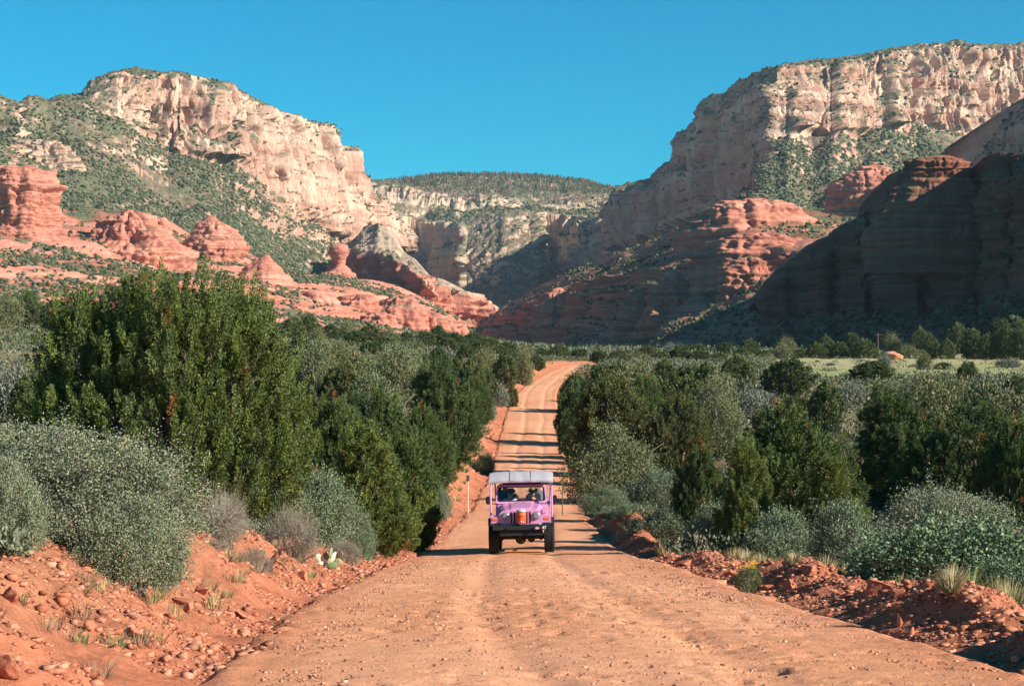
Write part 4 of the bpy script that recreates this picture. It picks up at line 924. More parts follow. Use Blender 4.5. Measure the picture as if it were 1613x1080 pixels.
def boulder(px, py, wpx, label, seed, asp=.6, col=(0.40, 0.15, 0.088), sub=4, group='boulders beside the road', rot=None, cuts=8):
    x, y, z = hit(px, py); r = wpx/F*y/2*1.25
    V0, F0 = ico(sub); rng = np.random.default_rng(seed)
    d = .34*fbm(V0[:, 0]*1.1+seed, V0[:, 1]*1.1, V0[:, 2]*1.1, 2, seed) + .10*billow(V0[:, 0]*2.4, V0[:, 1]*2.4+seed, V0[:, 2]*2.4, 3, seed+1)
    V = V0*(1+d)[:, None]
    for _ in range(cuts):                    # flat fracture faces
        nrm = unit(rng.normal(size=3)); k = V@nrm; h = rng.uniform(.30, .62); V = V - nrm[None]*np.maximum(k-h, 0)[:, None]*.97
    V = V*(1 + .11*fbm(V0[:, 0]*4+seed, V0[:, 1]*4, V0[:, 2]*4, 4, seed+5) + .05*noise(V0[:, 0]*11, V0[:, 1]*11, V0[:, 2]*11, 7))[:, None]
    V = V*np.array([r, r*rng.uniform(.7, 1.1), r*asp])
    V += .01*fbm(V[:, 0]/.05, V[:, 1]/.05, V[:, 2]/.05, 3, 3)[:, None]*r
    c = np.array(col)[None]*(1+.25*fbm(V0[:, 0]*3, V0[:, 1]*3, V0[:, 2]*3, 3, seed+3))[:, None]
    o = np_mesh('boulder', V, F0, MAT_STONE, None, c)
    o.location = (x, y, z + r*asp*.35); o.rotation_euler = (rng.uniform(-.25, .25), rng.uniform(-.3, .3), rng.uniform(0, 6))
    return tag(o, label, 'boulder', group)
def build_boulders():
    B = [(1385, 935, 52, 'biggest rounded boulder on the right berm below the leafy shrub', .6), (1246, 928, 34, 'reddish boulder with a flat lit face midway along the right berm', .6),
         (1304, 934, 32, 'flat boulder between the biggest berm boulder and the one midway', .5), (1213, 928, 34, 'long low slab at the road edge left of the midway boulder', .35),
         (1417, 984, 22, 'small pointed stone lit inside the berm shadow', .9), (1436, 1000, 12, 'little upright stone on the road at the tip of the berm shadow', 1.2),
         (1082, 889, 26, 'first low stone of the line edging the road on the right', .5), (1117, 901, 22, 'second low stone of the line edging the road on the right', .5), (1150, 908, 20, 'third low stone of the line edging the road on the right', .6), (1173, 916, 22, 'fourth low stone of the line edging the road on the right', .5),
         (1414, 938, 30, 'boulder leaning on the right side of the biggest berm boulder', .6), (1270, 900, 34, 'dark weathered boulder behind the grass on the right berm', .7),
         (583, 868, 28, 'smooth round red boulder at the foot of the cone juniper', .75), (640-323, 934, 30, 'reddish block on the left bank beside the silver shrub', .6), (293, 956, 44, 'long tilted slab below the silver shrub', .4),
         (317, 1012, 22, 'upright stone low on the left bank', 1.1), (10, 1064, 62, 'large smooth boulder in the lower left corner', .6), (407, 978, 38, 'flat ledge stone at the left road edge', .35), (380, 973, 26, 'flat stone beside the ledge stone at the left road edge', .4),
         (476, 912, 26, 'angular stone on the bank under the twiggy shrub', .6), (18, 946, 48, 'big cracked boulder at the left edge under the silver shrub', .6), (497, 880, 16, 'small brown stone beside the prickly pear', .7), (145, 990, 34, 'blocky boulder on the bank left of the long slab', .7), (215, 1000, 30, 'rough stone between the blocky boulder and the upright stone', .6),
         (610, 893, 16, 'little stone at the road edge under the yellow flowers', .7), (740, 690, 10, 'pale stone on the far left gravel bank', .6)]
    for i, (px, py, w_, lab, asp) in enumerate(B): boulder(px, py, w_, lab, 300+i, asp)
    boulder(1406, 566, 30, 'lone sunlit red outcrop in front of the dark cliff', 353, .75, (0.45, 0.2, 0.12), group=None, cuts=3)

def blades(name, label, tufts, rng, mat=None):
    """tufts: rows of x, y, radius, height, count, colour"""
    Vs, Cs = [], []
    for x, y, r, h, n, col in tufts:
        z = gz(x, y); th = rng.uniform(0, 6.28, n); q = np.sqrt(rng.random(n))
        bx = x+np.cos(th)*q*r*.45; by = y+np.sin(th)*q*r*.45
        ln = h*rng.uniform(.5, 1.1, n); lean = rng.uniform(.1, 1.1, n)*(.35+q)
        tip = np.stack([bx+np.cos(th)*ln*lean, by+np.sin(th)*ln*lean, z+ln*np.sqrt(np.clip(1-lean**2*.7, .1, 1))], -1)
        base = np.stack([bx, by, np.full(n, z-.03)], -1); mid = base*.45+tip*.55; mid[:, 2] += ln*.10
        w_ = (.0016+.00012*y)*rng.uniform(.6, 1.2, n)[:, None]*np.stack([-np.sin(th+1), np.cos(th+1), 0*th], -1)
        V = np.stack([base-w_, base+w_, mid+w_*.8, mid-w_*.8, mid-w_*.8, mid+w_*.8, tip+w_*.15, tip-w_*.15], 1)
        Vs.append(V.reshape(-1, 3)); Cs.append(np.repeat(np.array(col)[None]*np.exp(rng.normal(0, .2, (n, 1))), 8, 0))
    V = np.concatenate(Vs)
    o = np_mesh(name, V, np.arange(len(V)).reshape(-1, 4), mat or MAT_DRY, None, np.concatenate(Cs))
    return o
def build_grass():
    rng = np.random.default_rng(9); T = []
    straw = (0.32, 0.25, 0.12); pale = (0.38, 0.31, 0.17); green = (0.16, 0.19, 0.07); brown = (0.24, 0.17, 0.10)
    for i in range(150):     # verge grass behind the right berm
        y = rng.uniform(19, 42); x = road_x(y)+road_w(y)+rng.uniform(1.3, 3.6); T.append((x, y, .22, rng.uniform(.18, .38), 160, [straw, pale, green, green, brown][rng.integers(0, 5)]))
    for i in range(210):     # left bank
        y = rng.uniform(12, 40); x = road_x(y)-road_w(y)-rng.uniform(.5, 3.6)**1.0; T.append((x, y, .2, rng.uniform(.05, .14), 50, [straw, brown, brown, brown, green][rng.integers(0, 5)]))
    for i in range(160):
        y = rng.uniform(45, 130); sd = rng.choice([-1, 1]); x = road_x(y)+sd*(road_w(y)+rng.uniform(.6, 3)); T.append((x, y, .35, rng.uniform(.2, .4), 60, [straw, pale, green][rng.integers(0, 3)]))
    o = blades('grass', '', T, rng); tag(o, 'dry and green grass tufts along the road banks', 'grass', kind='stuff')
    for px, py, h, lab in [(1333, 905, .34, 'tall blond grass tuft on the right berm'), (1247, 890, .30, 'low wide blond grass tuft behind the stone line'), (1497, 935, .42, 'tall pale grass tuft in front of the leafy shrub'), (20, 860, .55, 'yellowish grass clump at the left edge inside the silver shrub')]:
        x, y, z = hit(px, py); o = blades('grass_tuft', '', [(x, y, .16, h*.6, 300, pale if px > 100 else straw)], rng); tag(o, lab, 'grass tuft', 'blond grass tufts')
def stalk(px, py, h, label, seed):
    rng = np.random.default_rng(seed); x, y, z = hit(px, py)
    t = np.linspace(0, 1, 9)[:, None]; p = np.concatenate([.12*t**2*rng.choice([-1, 1])+.02*np.sin(t*7), .05*t, t*h], 1)
    parts = [tube(p, .007*(1-.6*t[:, 0]), 5)]
    for i in range(14):
        k = rng.integers(4, 9); a = p[k]; parts.append(tube([a, a+np.array([rng.normal(0, .05), rng.normal(0, .05), .06])], [.006, .004], 4))
    V, Fc = join(parts); o = np_mesh('dry_stalk', V, Fc, MAT_DRY, None, np.tile([[.34, .20, .07]], (len(V), 1))); o.location = (x, y, z-.03)
    tag(o, label, 'stalk', 'dry flower stalks')
def build_cactus():
    x, y, z = hit(520, 896); r = bpy.data.objects.new('prickly_pear', None); COL.objects.link(r); r.location = (x, y, z)
    tag(r, 'prickly pear with pale dried pads on the left bank', 'cactus')
    V0, F0 = ico(3); rng = np.random.default_rng(4)
    m = attr_mat('cactus_skin', .7, 20, .15)
    spec = [(0, 0, .10, 0, .2), (.07, .02, .22, .5, .7), (-.07, 0, .22, -.45, -.4), (.13, 0, .12, 1.1, 0), (-.14, .03, .10, -1.2, .5), (.02, -.05, .31, .1, 1.2), (.18, .02, .25, .8, -.6), (-.2, -.02, .2, -.7, .3), (.05, -.09, .07, 1.4, .2)]
    for i, (dx, dy, dz, tilt, yaw) in enumerate(spec):
        V = V0*np.array([.062, .016, .095]); V[:, 0] *= 1+.35*V0[:, 2]*.5
        c = np.tile([[(.42, .40, .22), (.62, .56, .42), (.20, .26, .14)][i % 3]], (len(V), 1))
        p = np_mesh('pad', V, F0, m, r, c, True); p.location = (dx, dy, dz); p.rotation_euler = (.15, tilt, yaw)
def build_branch():
    x, y, z = hit(428, 900); rng = np.random.default_rng(8); parts = []
    def rec(p, d, L, r, k):
        pts = [p]
        for i in range(5): d = unit(d+rng.normal(0, .28, 3)); pts.append(pts[-1]+d*L/5)
        parts.append(tube(pts, r*np.linspace(1, .5, 6), 6))
        if k:
            for _ in range(2): rec(pts[rng.integers(2, 6)], unit(d+rng.normal(0, .7, 3)), L*.65, r*.55, k-1)
    for q in range(3): rec(np.zeros(3), unit(np.array([-.7+q*.6, .2, .45])), .5, .022, 3)
    V, Fc = join(parts); o = np_mesh('dead_branch', V, Fc, simple('dead_wood', (.10, .05, .035), .9, noise_amt=.4, scale=12), smooth=True); o.location = (x, y, z+.02)
    tag(o, 'dark dead branch sprawling on the left bank', 'branch')
def post(px, ptop, pbase, d, label, plate, pole):
    x = spot(px, d); zt = -(ptop-HY)/F*d; zb = surf(np.array([x]), np.array([d]))[0]
    r = bpy.data.objects.new('marker_post', None); COL.objects.link(r); r.location = (x, d, zb); tag(r, label, 'marker post', 'marker posts by the road')
    h = max(zt-zb, .5)
    V, Fc = tube([(0, 0, -.1), (0, 0, h*.98)], [.022, .022], 8); np_mesh('post', V, Fc, simple('post_paint', pole, .6, noise_amt=.2), r)
    import bmesh
    bm = bmesh.new(); bmesh.ops.create_cube(bm, size=1.0)
    for v in bm.verts: v.co = (v.co.x*.13, v.co.y*.012-.03, v.co.z*.24+h-.12)
    bmesh.ops.bevel(bm, geom=bm.edges[:], offset=.004, segments=1)
    me = bpy.data.meshes.new('sign_plate'); bm.to_mesh(me); bm.free(); me.materials.append(simple('plate_paint', plate, .5, noise_amt=.2)); p = bpy.data.objects.new('sign_plate', me); COL.objects.link(p); p.parent = r
def build_pole():
    x, y = spot(1383, 470), 470; z = gz(x, y); h = (HY-524)/F*470 - z
    r = bpy.data.objects.new('utility_pole', None); COL.objects.link(r); r.location = (x, y, z); tag(r, 'thin wooden utility pole beside the lone red outcrop', 'utility pole')
    V, Fc = tube([(0, 0, -.5), (0, 0, h)], [.16, .11], 8); np_mesh('pole', V, Fc, simple('pole_wood', (.13, .09, .06), .9, noise_amt=.3), r)
    V, Fc = tube([(-.9, 0, h-.5), (.9, 0, h-.5)], [.07, .07], 6); np_mesh('crossarm', V, Fc, bpy.data.materials['pole_wood'], r)
def build_forest():
    """the pines standing along the far plateau edge"""
    rng = np.random.default_rng(21); P = PLATEAU; nu = P.shape[0]
    n = 3400; u = rng.integers(0, nu, n); v = (rng.random(n)**2.2*20).astype(int)
    p = P[u, v]; ok = (p[:, 0] > -230) & (p[:, 0] < 250); p = p[ok]; n = len(p); h = rng.uniform(4, 9.5, n)*(1-.35*(rng.random(n) < .4)); k = 7
    th = np.linspace(0, 2*pi, k, endpoint=False); rings = [(0.05, .8), (.2, 1.0), (.45, .75), (.75, .4), (1.0, .03)]
    V = np.stack([np.stack([p[:, 0, None]+np.cos(th)*h[:, None]*.19*r*rng.uniform(.7, 1.3, (n, k)), p[:, 1, None]+np.sin(th)*h[:, None]*.19*r*rng.uniform(.7, 1.3, (n, k)), p[:, 2, None]+h[:, None]*t+0*th], -1) for t, r in rings], 1)
    i = np.arange(4)[:, None]*k+np.arange(k)[None]; j = np.arange(4)[:, None]*k+(np.arange(k)[None]+1) % k
    q = np.stack([i, j, j+k, i+k], -1).reshape(-1, 4); Fc = (q[None]+(np.arange(n)*5*k)[:, None, None]).reshape(-1, 4)
    c = np.array((.045, .062, .034))*rng.uniform(.6, 1.5, (n, 1)); b = rng.random(n) < .18; c[b] = np.array((.20, .09, .06))*rng.uniform(.7, 1.1, (b.sum(), 1))
    o = np_mesh('forest', V.reshape(-1, 3), Fc, MAT_SCRUB, None, np.repeat(c, 5*k, 0)); tag(o, 'distant pine forest along the far plateau skyline', 'forest', kind='stuff')
if VEG:
    build_stones(); build_boulders(); build_grass(); build_cactus(); build_branch(); build_pole(); build_forest()
    post(737, 748, 790, 78, 'marker post with a dark plate left of the vehicle', (.06, .075, .05), (.55, .53, .50))
    post(886, 752, 782, 76, 'brown marker post right of the vehicle canopy', (.16, .11, .03), (.13, .10, .05))
    stalk(1178, 880, .95, 'tall rusty stalk before the blue-green juniper', 1); stalk(1330, 880, 1.0, 'tall yellow stalk beside the leafy shrub', 2)
    shrub('yellow', [(0, 0, .3, .35, .3, .32), (.25, 0, .25, .2, .2, .22)], 1.0, .65, 6000, .045, .010, (0.12, 0.15, 0.06), 21, 60, .15, mat=MAT_LEAF, tip=(.62, .42, .04), clump=60, clr=.04)
    plant('yellow', 607, 862, 26, 31, 'small yellow-flowered bush at the left road edge', None, 'yellow-flowered bushes')
    plant('yellow', 573, 852, 20, 32, 'tiny yellow-flowered bush left of the round boulder', None, 'yellow-flowered bushes')
    plant('yellow', 1350, 850, 40, 27, 'yellow-green flowered bush between the grass tuft and leafy shrub', None, 'yellow-flowered bushes')
    plant('yellow', 1180, 884, 46, 28, 'yellow-green bush behind the stone line on the right', None, 'yellow-flowered bushes')
#@@JEEP
# ------------------------------------------------------------------ the vehicle and the people in it
import bmesh
JY = 54.6; JX = spot(822, 54.6)
def build_jeep():
    zc = float(road_surface(np.array([JX-road_x(JY)]), np.array([JY]))[0])
    z1 = float(road_surface(np.array([JX-road_x(JY+2.6)]), np.array([JY+2.6]))[0])
    zl = float(road_surface(np.array([JX-.8-road_x(JY)]), np.array([JY]))[0]); zr = float(road_surface(np.array([JX+.8-road_x(JY)]), np.array([JY]))[0])
    M = Matrix.Translation((JX, JY, zc+.005)) @ Matrix.Rotation(radians(-1.5), 4, 'Z') @ Matrix.Rotation(math.atan2(z1-zc, 2.6), 4, 'X') @ Matrix.Rotation(-math.atan2(zr-zl, 1.6), 4, 'Y')
    pink = simple('pink_paint', (0.62, 0.27, 0.47), .32, 0, .5, .05, 5, coat=.4); black = simple('black_plastic', (.018, .018, .020), .55, noise_amt=.3, scale=10)
    rub = simple('tyre_rubber', (.022, .021, .020), .85, noise_amt=.5, scale=25); dark = simple('dark_fabric', (.03, .03, .035), .9); canvas = simple('grey_canvas', (.36, .335, .36), .9, noise_amt=.08, scale=3)
    metal = simple('worn_metal', (.35, .34, .33), .4, .9); chrome = simple('bright_metal', (.8, .8, .8), .15, 1); rust = simple('rusty_steel', (.35, .13, .05), .7, noise_amt=.4)
    amber = simple('amber_lens', (.75, .14, .03), .2); lens = simple('lamp_glass', (.22, .24, .27), .15, .2, .5); white = simple('white_paint', (.8, .8, .8), .5)
    dust = simple('dusty_underbody', (.05, .035, .028), .9, noise_amt=.5, scale=14)
    g, t, b = new_mat('window_glass'); t.nodes.remove(b); o_ = [n for n in t.nodes if n.type == 'OUTPUT_MATERIAL'][0]
    tr = t.nodes.new('ShaderNodeBsdfTransparent'); tr.inputs[0].default_value = (.90, .93, .92, 1); gl = t.nodes.new('ShaderNodeBsdfGlossy'); gl.inputs['Roughness'].default_value = .03; mx = t.nodes.new('ShaderNodeMixShader'); mx.inputs[0].default_value = .07
    t.links.new(tr.outputs[0], mx.inputs[1]); t.links.new(gl.outputs[0], mx.inputs[2]); t.links.new(mx.outputs[0], o_.inputs[0])
    root = bpy.data.objects.new('offroad_vehicle', None); COL.objects.link(root); root.matrix_world = M
    tag(root, 'pink open-sided tour jeep with grey canvas roof driving up the dirt road', 'jeep')
    root['label'] = 'pink open-sided offroad tour vehicle with grey canvas roof driving up the dirt road'; root['category'] = 'offroad vehicle'
    class B:
        def __init__(s): s.bm = bmesh.new()
        def box(s, c, d, bev=.01, rot=None, taper=None):
            r = bmesh.ops.create_cube(s.bm, size=1.0); vs = r['verts']
            for v in vs:
                if taper and v.co.z > 0: v.co.x *= taper[0]; v.co.y *= taper[1]
                v.co = Vector((v.co.x*d[0], v.co.y*d[1], v.co.z*d[2]))
            if bev: 
                es = list({e for v in vs for e in v.link_edges}); r2 = bmesh.ops.bevel(s.bm, geom=es, offset=min(bev, min(d)*.45), segments=2, affect='EDGES'); vs = list({v for f in r2['faces'] for v in f.verts} | {v for v in vs if v.is_valid})
            if rot: bmesh.ops.rotate(s.bm, verts=vs, cent=(0, 0, 0), matrix=rot)
            bmesh.ops.translate(s.bm, verts=vs, vec=c); return s
        def tube(s, pts, r, seg=8):
            V, Fc = tube(pts, [r]*len(pts) if np.isscalar(r) else r, seg); vs = [s.bm.verts.new(v) for v in V]
            for f in Fc: s.bm.faces.new([vs[i] for i in f])
            n = len(pts)
            s.bm.faces.new(vs[:seg][::-1]); s.bm.faces.new(vs[(n-1)*seg:])
            return s
        def prism(s, poly, x0, x1, axis=0):
            """poly in the other two axes, extruded from x0 to x1"""
            def P(a, q): return [(a, q[0], q[1]), (q[0], a, q[1]), (q[0], q[1], a)][axis]
            A = [s.bm.verts.new(P(x0, q)) for q in poly]; C = [s.bm.verts.new(P(x1, q)) for q in poly]; n = len(poly)
            s.bm.faces.new(A[::-1]); s.bm.faces.new(C)
            for i in range(n): s.bm.faces.new([A[i], A[(i+1) % n], C[(i+1) % n], C[i]])
            return s
        def lathe(s, prof, c, axis='X', seg=32):
            """prof: (offset along axis, radius)"""
            rings = []
            for a, r in prof:
                ring = []
                for k in range(seg):
                    th = 2*pi*k/seg
                    p = {'X': (a, r*cos(th), r*sin(th)), 'Y': (r*cos(th), a, r*sin(th)), 'Z': (r*cos(th), r*sin(th), a)}[axis]
                    ring.append(s.bm.verts.new((p[0]+c[0], p[1]+c[1], p[2]+c[2])))
                rings.append(ring)
            for i in range(len(rings)-1):
                for k in range(seg): s.bm.faces.new([rings[i][k], rings[i][(k+1) % seg], rings[i+1][(k+1) % seg], rings[i+1][k]])
            s.bm.faces.new(rings[0][::-1]); s.bm.faces.new(rings[-1]); return s
        def grid(s, Pts):
            n, m = Pts.shape[:2]; vs = [[s.bm.verts.new(Pts[i, j]) for j in range(m)] for i in range(n)]
            for i in range(n-1):
                for j in range(m-1): s.bm.faces.new([vs[i][j], vs[i][j+1], vs[i+1][j+1], vs[i+1][j]])
            return s
        def done(s, name, mat, parent=root, smooth=False, label=None):
            bmesh.ops.recalc_face_normals(s.bm, faces=s.bm.faces[:]); me = bpy.data.meshes.new(name); s.bm.to_mesh(me); s.bm.free(); me.materials.append(mat)
            if smooth: me.polygons.foreach_set('use_smooth', [True]*len(me.polygons))
            o = bpy.data.objects.new(name, me); COL.objects.link(o)
            if parent: o.parent = parent
            if label: o['label'] = label
            return o
    # body tub and cowl
    b = B(); b.box((0, .98, 1.18), (1.50, .42, .44), .05, taper=(.97, .9))
    for sx in (-1, 1):
        b.box((sx*.735, 2.25, .98), (.05, 2.3, .52), .02); b.box((sx*.76, 1.38, .78), (.06, .7, .16), .02)
        b.prism([(1.15, 1.40), (1.45, 1.24), (1.45, .8), (1.15, .8)], sx*.71, sx*.76)
    b.box((0, 2.0, .70), (1.48, 2.8, .06), .01); b.box((0, 3.38, .98), (1.50, .05, .50), .02); b.done('body', pink)
    # hood
    n, m = 14, 17; P = np.zeros((n, m, 3))
    for i in range(n):
        v = i/(n-1); y = -.50+v*1.30; hw_ = .50+.13*v; zt = 1.205+.17*v**.9 - .055*max(0, 1-v*7)**2
        for j in range(m):
            u = j/(m-1)*2-1; P[i, j] = (u*hw_, y, zt + .030*(1-u*u) + .022*(abs(u) < .55)*min(1, v*5) - .10*max(0, (abs(u)-.86)/.14)**2)
    b = B(); b.grid(P); S = [[(sx*(.50+.13*v), -.50+1.3*v, z) for z in (1.10+.17*v, .86)] for v in (0, 1) for sx in (1,)]
    for sx in (-1, 1): b.prism([(-.49, .85), (-.49, 1.115), (.80, 1.285), (.80, .95)], sx*.47, sx*.50 if sx < 0 else .50)
    hood = b.done('hood', pink, smooth=False)
    for sx in (-1, 1): B().tube([(sx*.36, .80, 1.405), (sx*.20, .70, 1.410), (sx*.05-.02, .76, 1.425)], .008, 5).done('wiper', black)
    B().box((0, .70, 1.405), (.16, .10, .02), .008).done('hood_vent', black, hood)
    # solid grille, black boxes for the shade in its slots, headlamps at the sides
    b = B(); gy = -.53
    b.prism([(-.63, .87), (-.55, .83), (.55, .83), (.63, .87), (.63, 1.10), (.52, 1.205), (.34, 1.235), (-.34, 1.235), (-.52, 1.205), (-.63, 1.10), (-.60, 1.06), (-.60, .90), (-.54, .87)][:10], gy, gy+.02, 1)
    grille = b.done('grille', pink)
    for k in range(7):
        x = -.264+k*.088; B().box((x, gy-.004, 1.015), (.046, .02, .33), .012).done('slot_shade', black, grille)
    for sx in (-1, 1):
        h = B().lathe([(-.045, .088), (-.048, .105), (.0, .112), (.02, .112)], (sx*.435, gy, 1.06), 'Y', 28).done('headlight', metal, smooth=True)
        B().lathe([(-.056, .005), (-.055, .04), (-.051, .078), (-.046, .094), (-.03, .094)], (sx*.435, gy, 1.06), 'Y', 28).done('lens', lens, h, True)
    # fenders, flares, turn signals
    for sx in (-1, 1):
        b = B(); x0, x1 = sx*.58, sx*.86
        b.prism([(-.50, .84), (-.50, 1.05), (-.44, 1.085), (.46, 1.085), (.74, .86), (.74, .80), (.42, 1.0), (-.36, 1.0), (-.42, .84)], x0, x1)
        b.box((sx*.72, -.495, .955), (.27, .04, .20), .015); f = b.done('fender', pink)
        b = B(); b.prism([(-.55, .80), (-.55, .85), (-.44, .85), (-.36, 1.00), (.42, 1.00), (.78, .80), (.74, .74), (.38, .95), (-.30, .95), (-.40, .78)], sx*.56, sx*.93); b.done('fender_flare', black, f)
        B().box((sx*.73, -.522, .975), (.16, .02, .075), .008).done('turn_signal', amber, f)
        b = B(); b.prism([(2.05, .80), (2.15, 1.02), (3.15, 1.02), (3.30, .80), (3.2, .80), (3.08, .97), (2.22, .97), (2.14, .80)], sx*.76, sx*.93); b.done('rear_flare', black)
        # footboards and a rusty tie at the sides
        B().tube([(sx*.88, .85, .60), (sx*.88, 2.0, .60)], .03, 8).done('rock_rail', black)
    B().tube([(-.60, -.54, 1.09), (-.62, -.545, 1.14), (-.585, -.545, 1.13), (-.60, -.545, 1.18)], .010, 4).done('decal', black, None if False else grille)
    d = B()
    for a in range(5): d.tube([(.59+.02*a, -.53+.0*a, 1.08+.02*(a % 2)), (.61+.02*a, -.535, 1.16-.015*(a % 3)), (.63+.015*a, -.53, 1.12)], .006, 4)
    d.done('decal', simple('crimson_paint', (.45, .02, .10), .5), grille)
    # bumper
    bp = B().box((0, -.70, .735), (1.62, .14, .15), .02).box((0, -.60, .80), (1.16, .16, .05), .01).box((-.38, -.78, .70), (.05, .07, .09), .01).box((.38, -.78, .70), (.05, .07, .09), .01).box((0, -.66, .58), (1.25, .04, .17), .02).done('bumper', black)
    B().lathe([(-.006, .05), (0, .055)], (0, 0, 0), 'Y', 20).done('badge', simple('pale_pink', (.62, .35, .42), .5), bp)
    bd = bp.children[0]; bd.scale = (1.15, 1, .62); bd.location = (.46, -.776, .715)
    def txt(body, size, loc, mat):
        c = bpy.data.curves.new('number', 'FONT'); c.body = body; c.size = size; c.extrude = .002; c.align_x = 'CENTER'; c.align_y = 'CENTER'; c.offset = .002; c.materials.append(mat)
        q_ = bpy.data.objects.new('number', c); o = bpy.data.objects.new('number', bpy.data.meshes.new_from_object(q_)); bpy.data.objects.remove(q_); COL.objects.link(o); o.parent = bp; o.location = loc; o.rotation_euler = (pi/2, 0, 0)
    txt('47', .12, (.66, -.776, .725), white); txt('15', .075, (.555, -.716, .835), white)
    # wheels
    for wx, wy in ((-.79, 0), (.79, 0), (-.79, 2.62), (.79, 2.62)):
        w_ = bpy.data.objects.new('wheel', None); COL.objects.link(w_); w_.parent = root; w_.location = (wx, wy, .415)
        s_ = 1 if wx > 0 else -1
        b = B().lathe([(-.13, .22), (-.145, .30), (-.14, .36), (-.115, .395), (-.06, .403), (.06, .403), (.115, .395), (.14, .36), (.145, .30), (.13, .22)], (0, 0, 0), 'X', 40)
        for k in range(30):
            th = 2*pi*k/30
            for q, (ox, wd) in enumerate([(-.105, .055), (-.035, .05), (.035, .05), (.105, .055)]):
                a = th+(pi/30 if q % 2 else 0); rot = Matrix.Rotation(a, 3, 'X')
                b.box(tuple(rot @ Vector((ox, 0, .407))), (wd, .052, .024), 0, rot=rot)
        b.done('tyre', rub, w_)
        B().lathe([(s_*-.10, .215), (s_*.06, .215), (s_*.075, .19), (s_*.04, .15), (s_*.06, .08), (s_*.09, .06), (s_*.095, .001)], (0, 0, 0), 'X', 28).done('rim', metal, w_, True)
    # axles, steering, springs
    b = B().tube([(-.66, 0, .43), (.66, 0, .43)], .045, 10).lathe([(-.15, .02), (-.12, .10), (-.02, .155), (.06, .15), (.12, .09), (.14, .03)], (-.02, 0, .40), 'Y', 20).lathe([(-.10, .02), (-.07, .08), (.0, .11), (.07, .08), (.10, .02)], (.28, .02, .40), 'Y', 16)
    for sx in (-1, 1): b.box((sx*.56, 0, .46), (.08, .16, .22), .02).tube([(sx*.42, .0, .46), (sx*.42, 0, .9)], .055, 8)
    b.done('front_axle', dust)
    B().tube([(-.66, 2.62, .43), (.66, 2.62, .43)], .05, 10).box((0, 2.62, .41), (.3, .3, .28), .08).box((0, 1.6, .66), (.9, 3.2, .10), .02).done('rear_axle', dust)
    B().tube([(-.36, -.14, .49), (.10, -.14, .56)], [.024, .034], 8).done('steering_damper', rust)
    B().box((0, .1, .80), (.95, 1.1, .12), .03).box((0, -.2, .70), (.3, .5, .2), .03).box((-.3, .1, .62), (.12, .9, .12), .02).box((.3, .1, .62), (.12, .9, .12), .02).done('chassis', dust)
    # windscreen frame, glass
    yb, yt, zb, zt = .84, .98, 1.425, 1.90
    def ring(wb, wt, z0, z1, r):
        pts = []
        for cx, cz, a0 in ((wb-r, z0+r, -90), (wt-r, z1-r, 0), (-(wt-r), z1-r, 90), (-(wb-r), z0+r, 180)):
            for k in range(5): a = radians(a0+k*22.5); pts.append((cx+r*cos(a), cz+r*sin(a)))
        return pts
    o_r, i_r = ring(.745, .715, zb-.03, zt+.035, .06), ring(.695, .665, zb+.035, zt-.03, .07)
    b = B(); L = {}
    for nm, rg, off in (('o0', o_r, -.02), ('i0', i_r, -.02), ('o1', o_r, .025), ('i1', i_r, .025)):
        L[nm] = [b.bm.verts.new((x, yb+(z-zb)/(zt-zb)*(yt-yb)+off, z)) for x, z in rg]
    k_ = len(o_r)
    for i in range(k_):
        j = (i+1) % k_
        for q in (('o0', 'i0'), ('i0', 'i1'), ('i1', 'o1'), ('o1', 'o0')): b.bm.faces.new([L[q[0]][i], L[q[0]][j], L[q[1]][j], L[q[1]][i]])
    wf = b.done('windshield_frame', pink)
    o2 = ring(.702, .672, zb+.028, zt-.023, .07); i2 = ring(.672, .642, zb+.055, zt-.05, .06)
    b = B(); A = [b.bm.verts.new((x, yb+(z-zb)/(zt-zb)*(yt-yb)-.024, z)) for x, z in o2]; C_ = [b.bm.verts.new((x, yb+(z-zb)/(zt-zb)*(yt-yb)-.024, z)) for x, z in i2]
    for i in range(k_): b.bm.faces.new([A[i], A[(i+1) % k_], C_[(i+1) % k_], C_[i]])
    b.done('rubber_seal', black, wf)
    b = B(); b.bm.faces.new([b.bm.verts.new((x, yb+(z-zb)/(zt-zb)*(yt-yb), z)) for x, z in i_r]); b.done('windshield', g, wf)
    # outer hoop, roof frame and canvas
    hz = 2.02
    def arc(sx): return [(sx*.885, .62, .72 if sx < 0 else 1.0), (sx*.885, .62, 1.4), (sx*.885, .62, hz-.16), (sx*.865, .62, hz-.07), (sx*.80, .62, hz-.015), (sx*.70, .62, hz)]
    rb = B().tube(arc(-1)+arc(1)[::-1], .030, 8)
    for sx in (-1, 1): rb.tube([(sx*.86, .62, hz), (sx*.86, 1.05, 2.24), (sx*.86, 3.3, 2.24)], .022, 6).tube([(sx*.86, 3.3, 2.24), (sx*.80, 3.35, 1.1)], .025, 6).tube([(sx*.885, .62, 1.05), (sx*.74, .90, 1.05)], .02, 6)
    rb.done('roof_frame', pink)
    rb = B()
    for y in (1.35, 2.4):
        rb.tube([(-.66, y, .95), (-.66, y, 1.80), (-.60, y, 1.93), (-.40, y, 1.965), (.40, y, 1.965), (.60, y, 1.93), (.66, y, 1.80), (.66, y, .95)], .038, 8)
    for sx in (-1, 1): rb.tube([(sx*.66, 1.0, 1.88), (sx*.66, 2.4, 1.93)], .035, 8)
    rb.tube([(-.36, 1.3, 1.99), (.36, 1.3, 1.99)], .035, 8)
    rb.done('roll_bar', black)
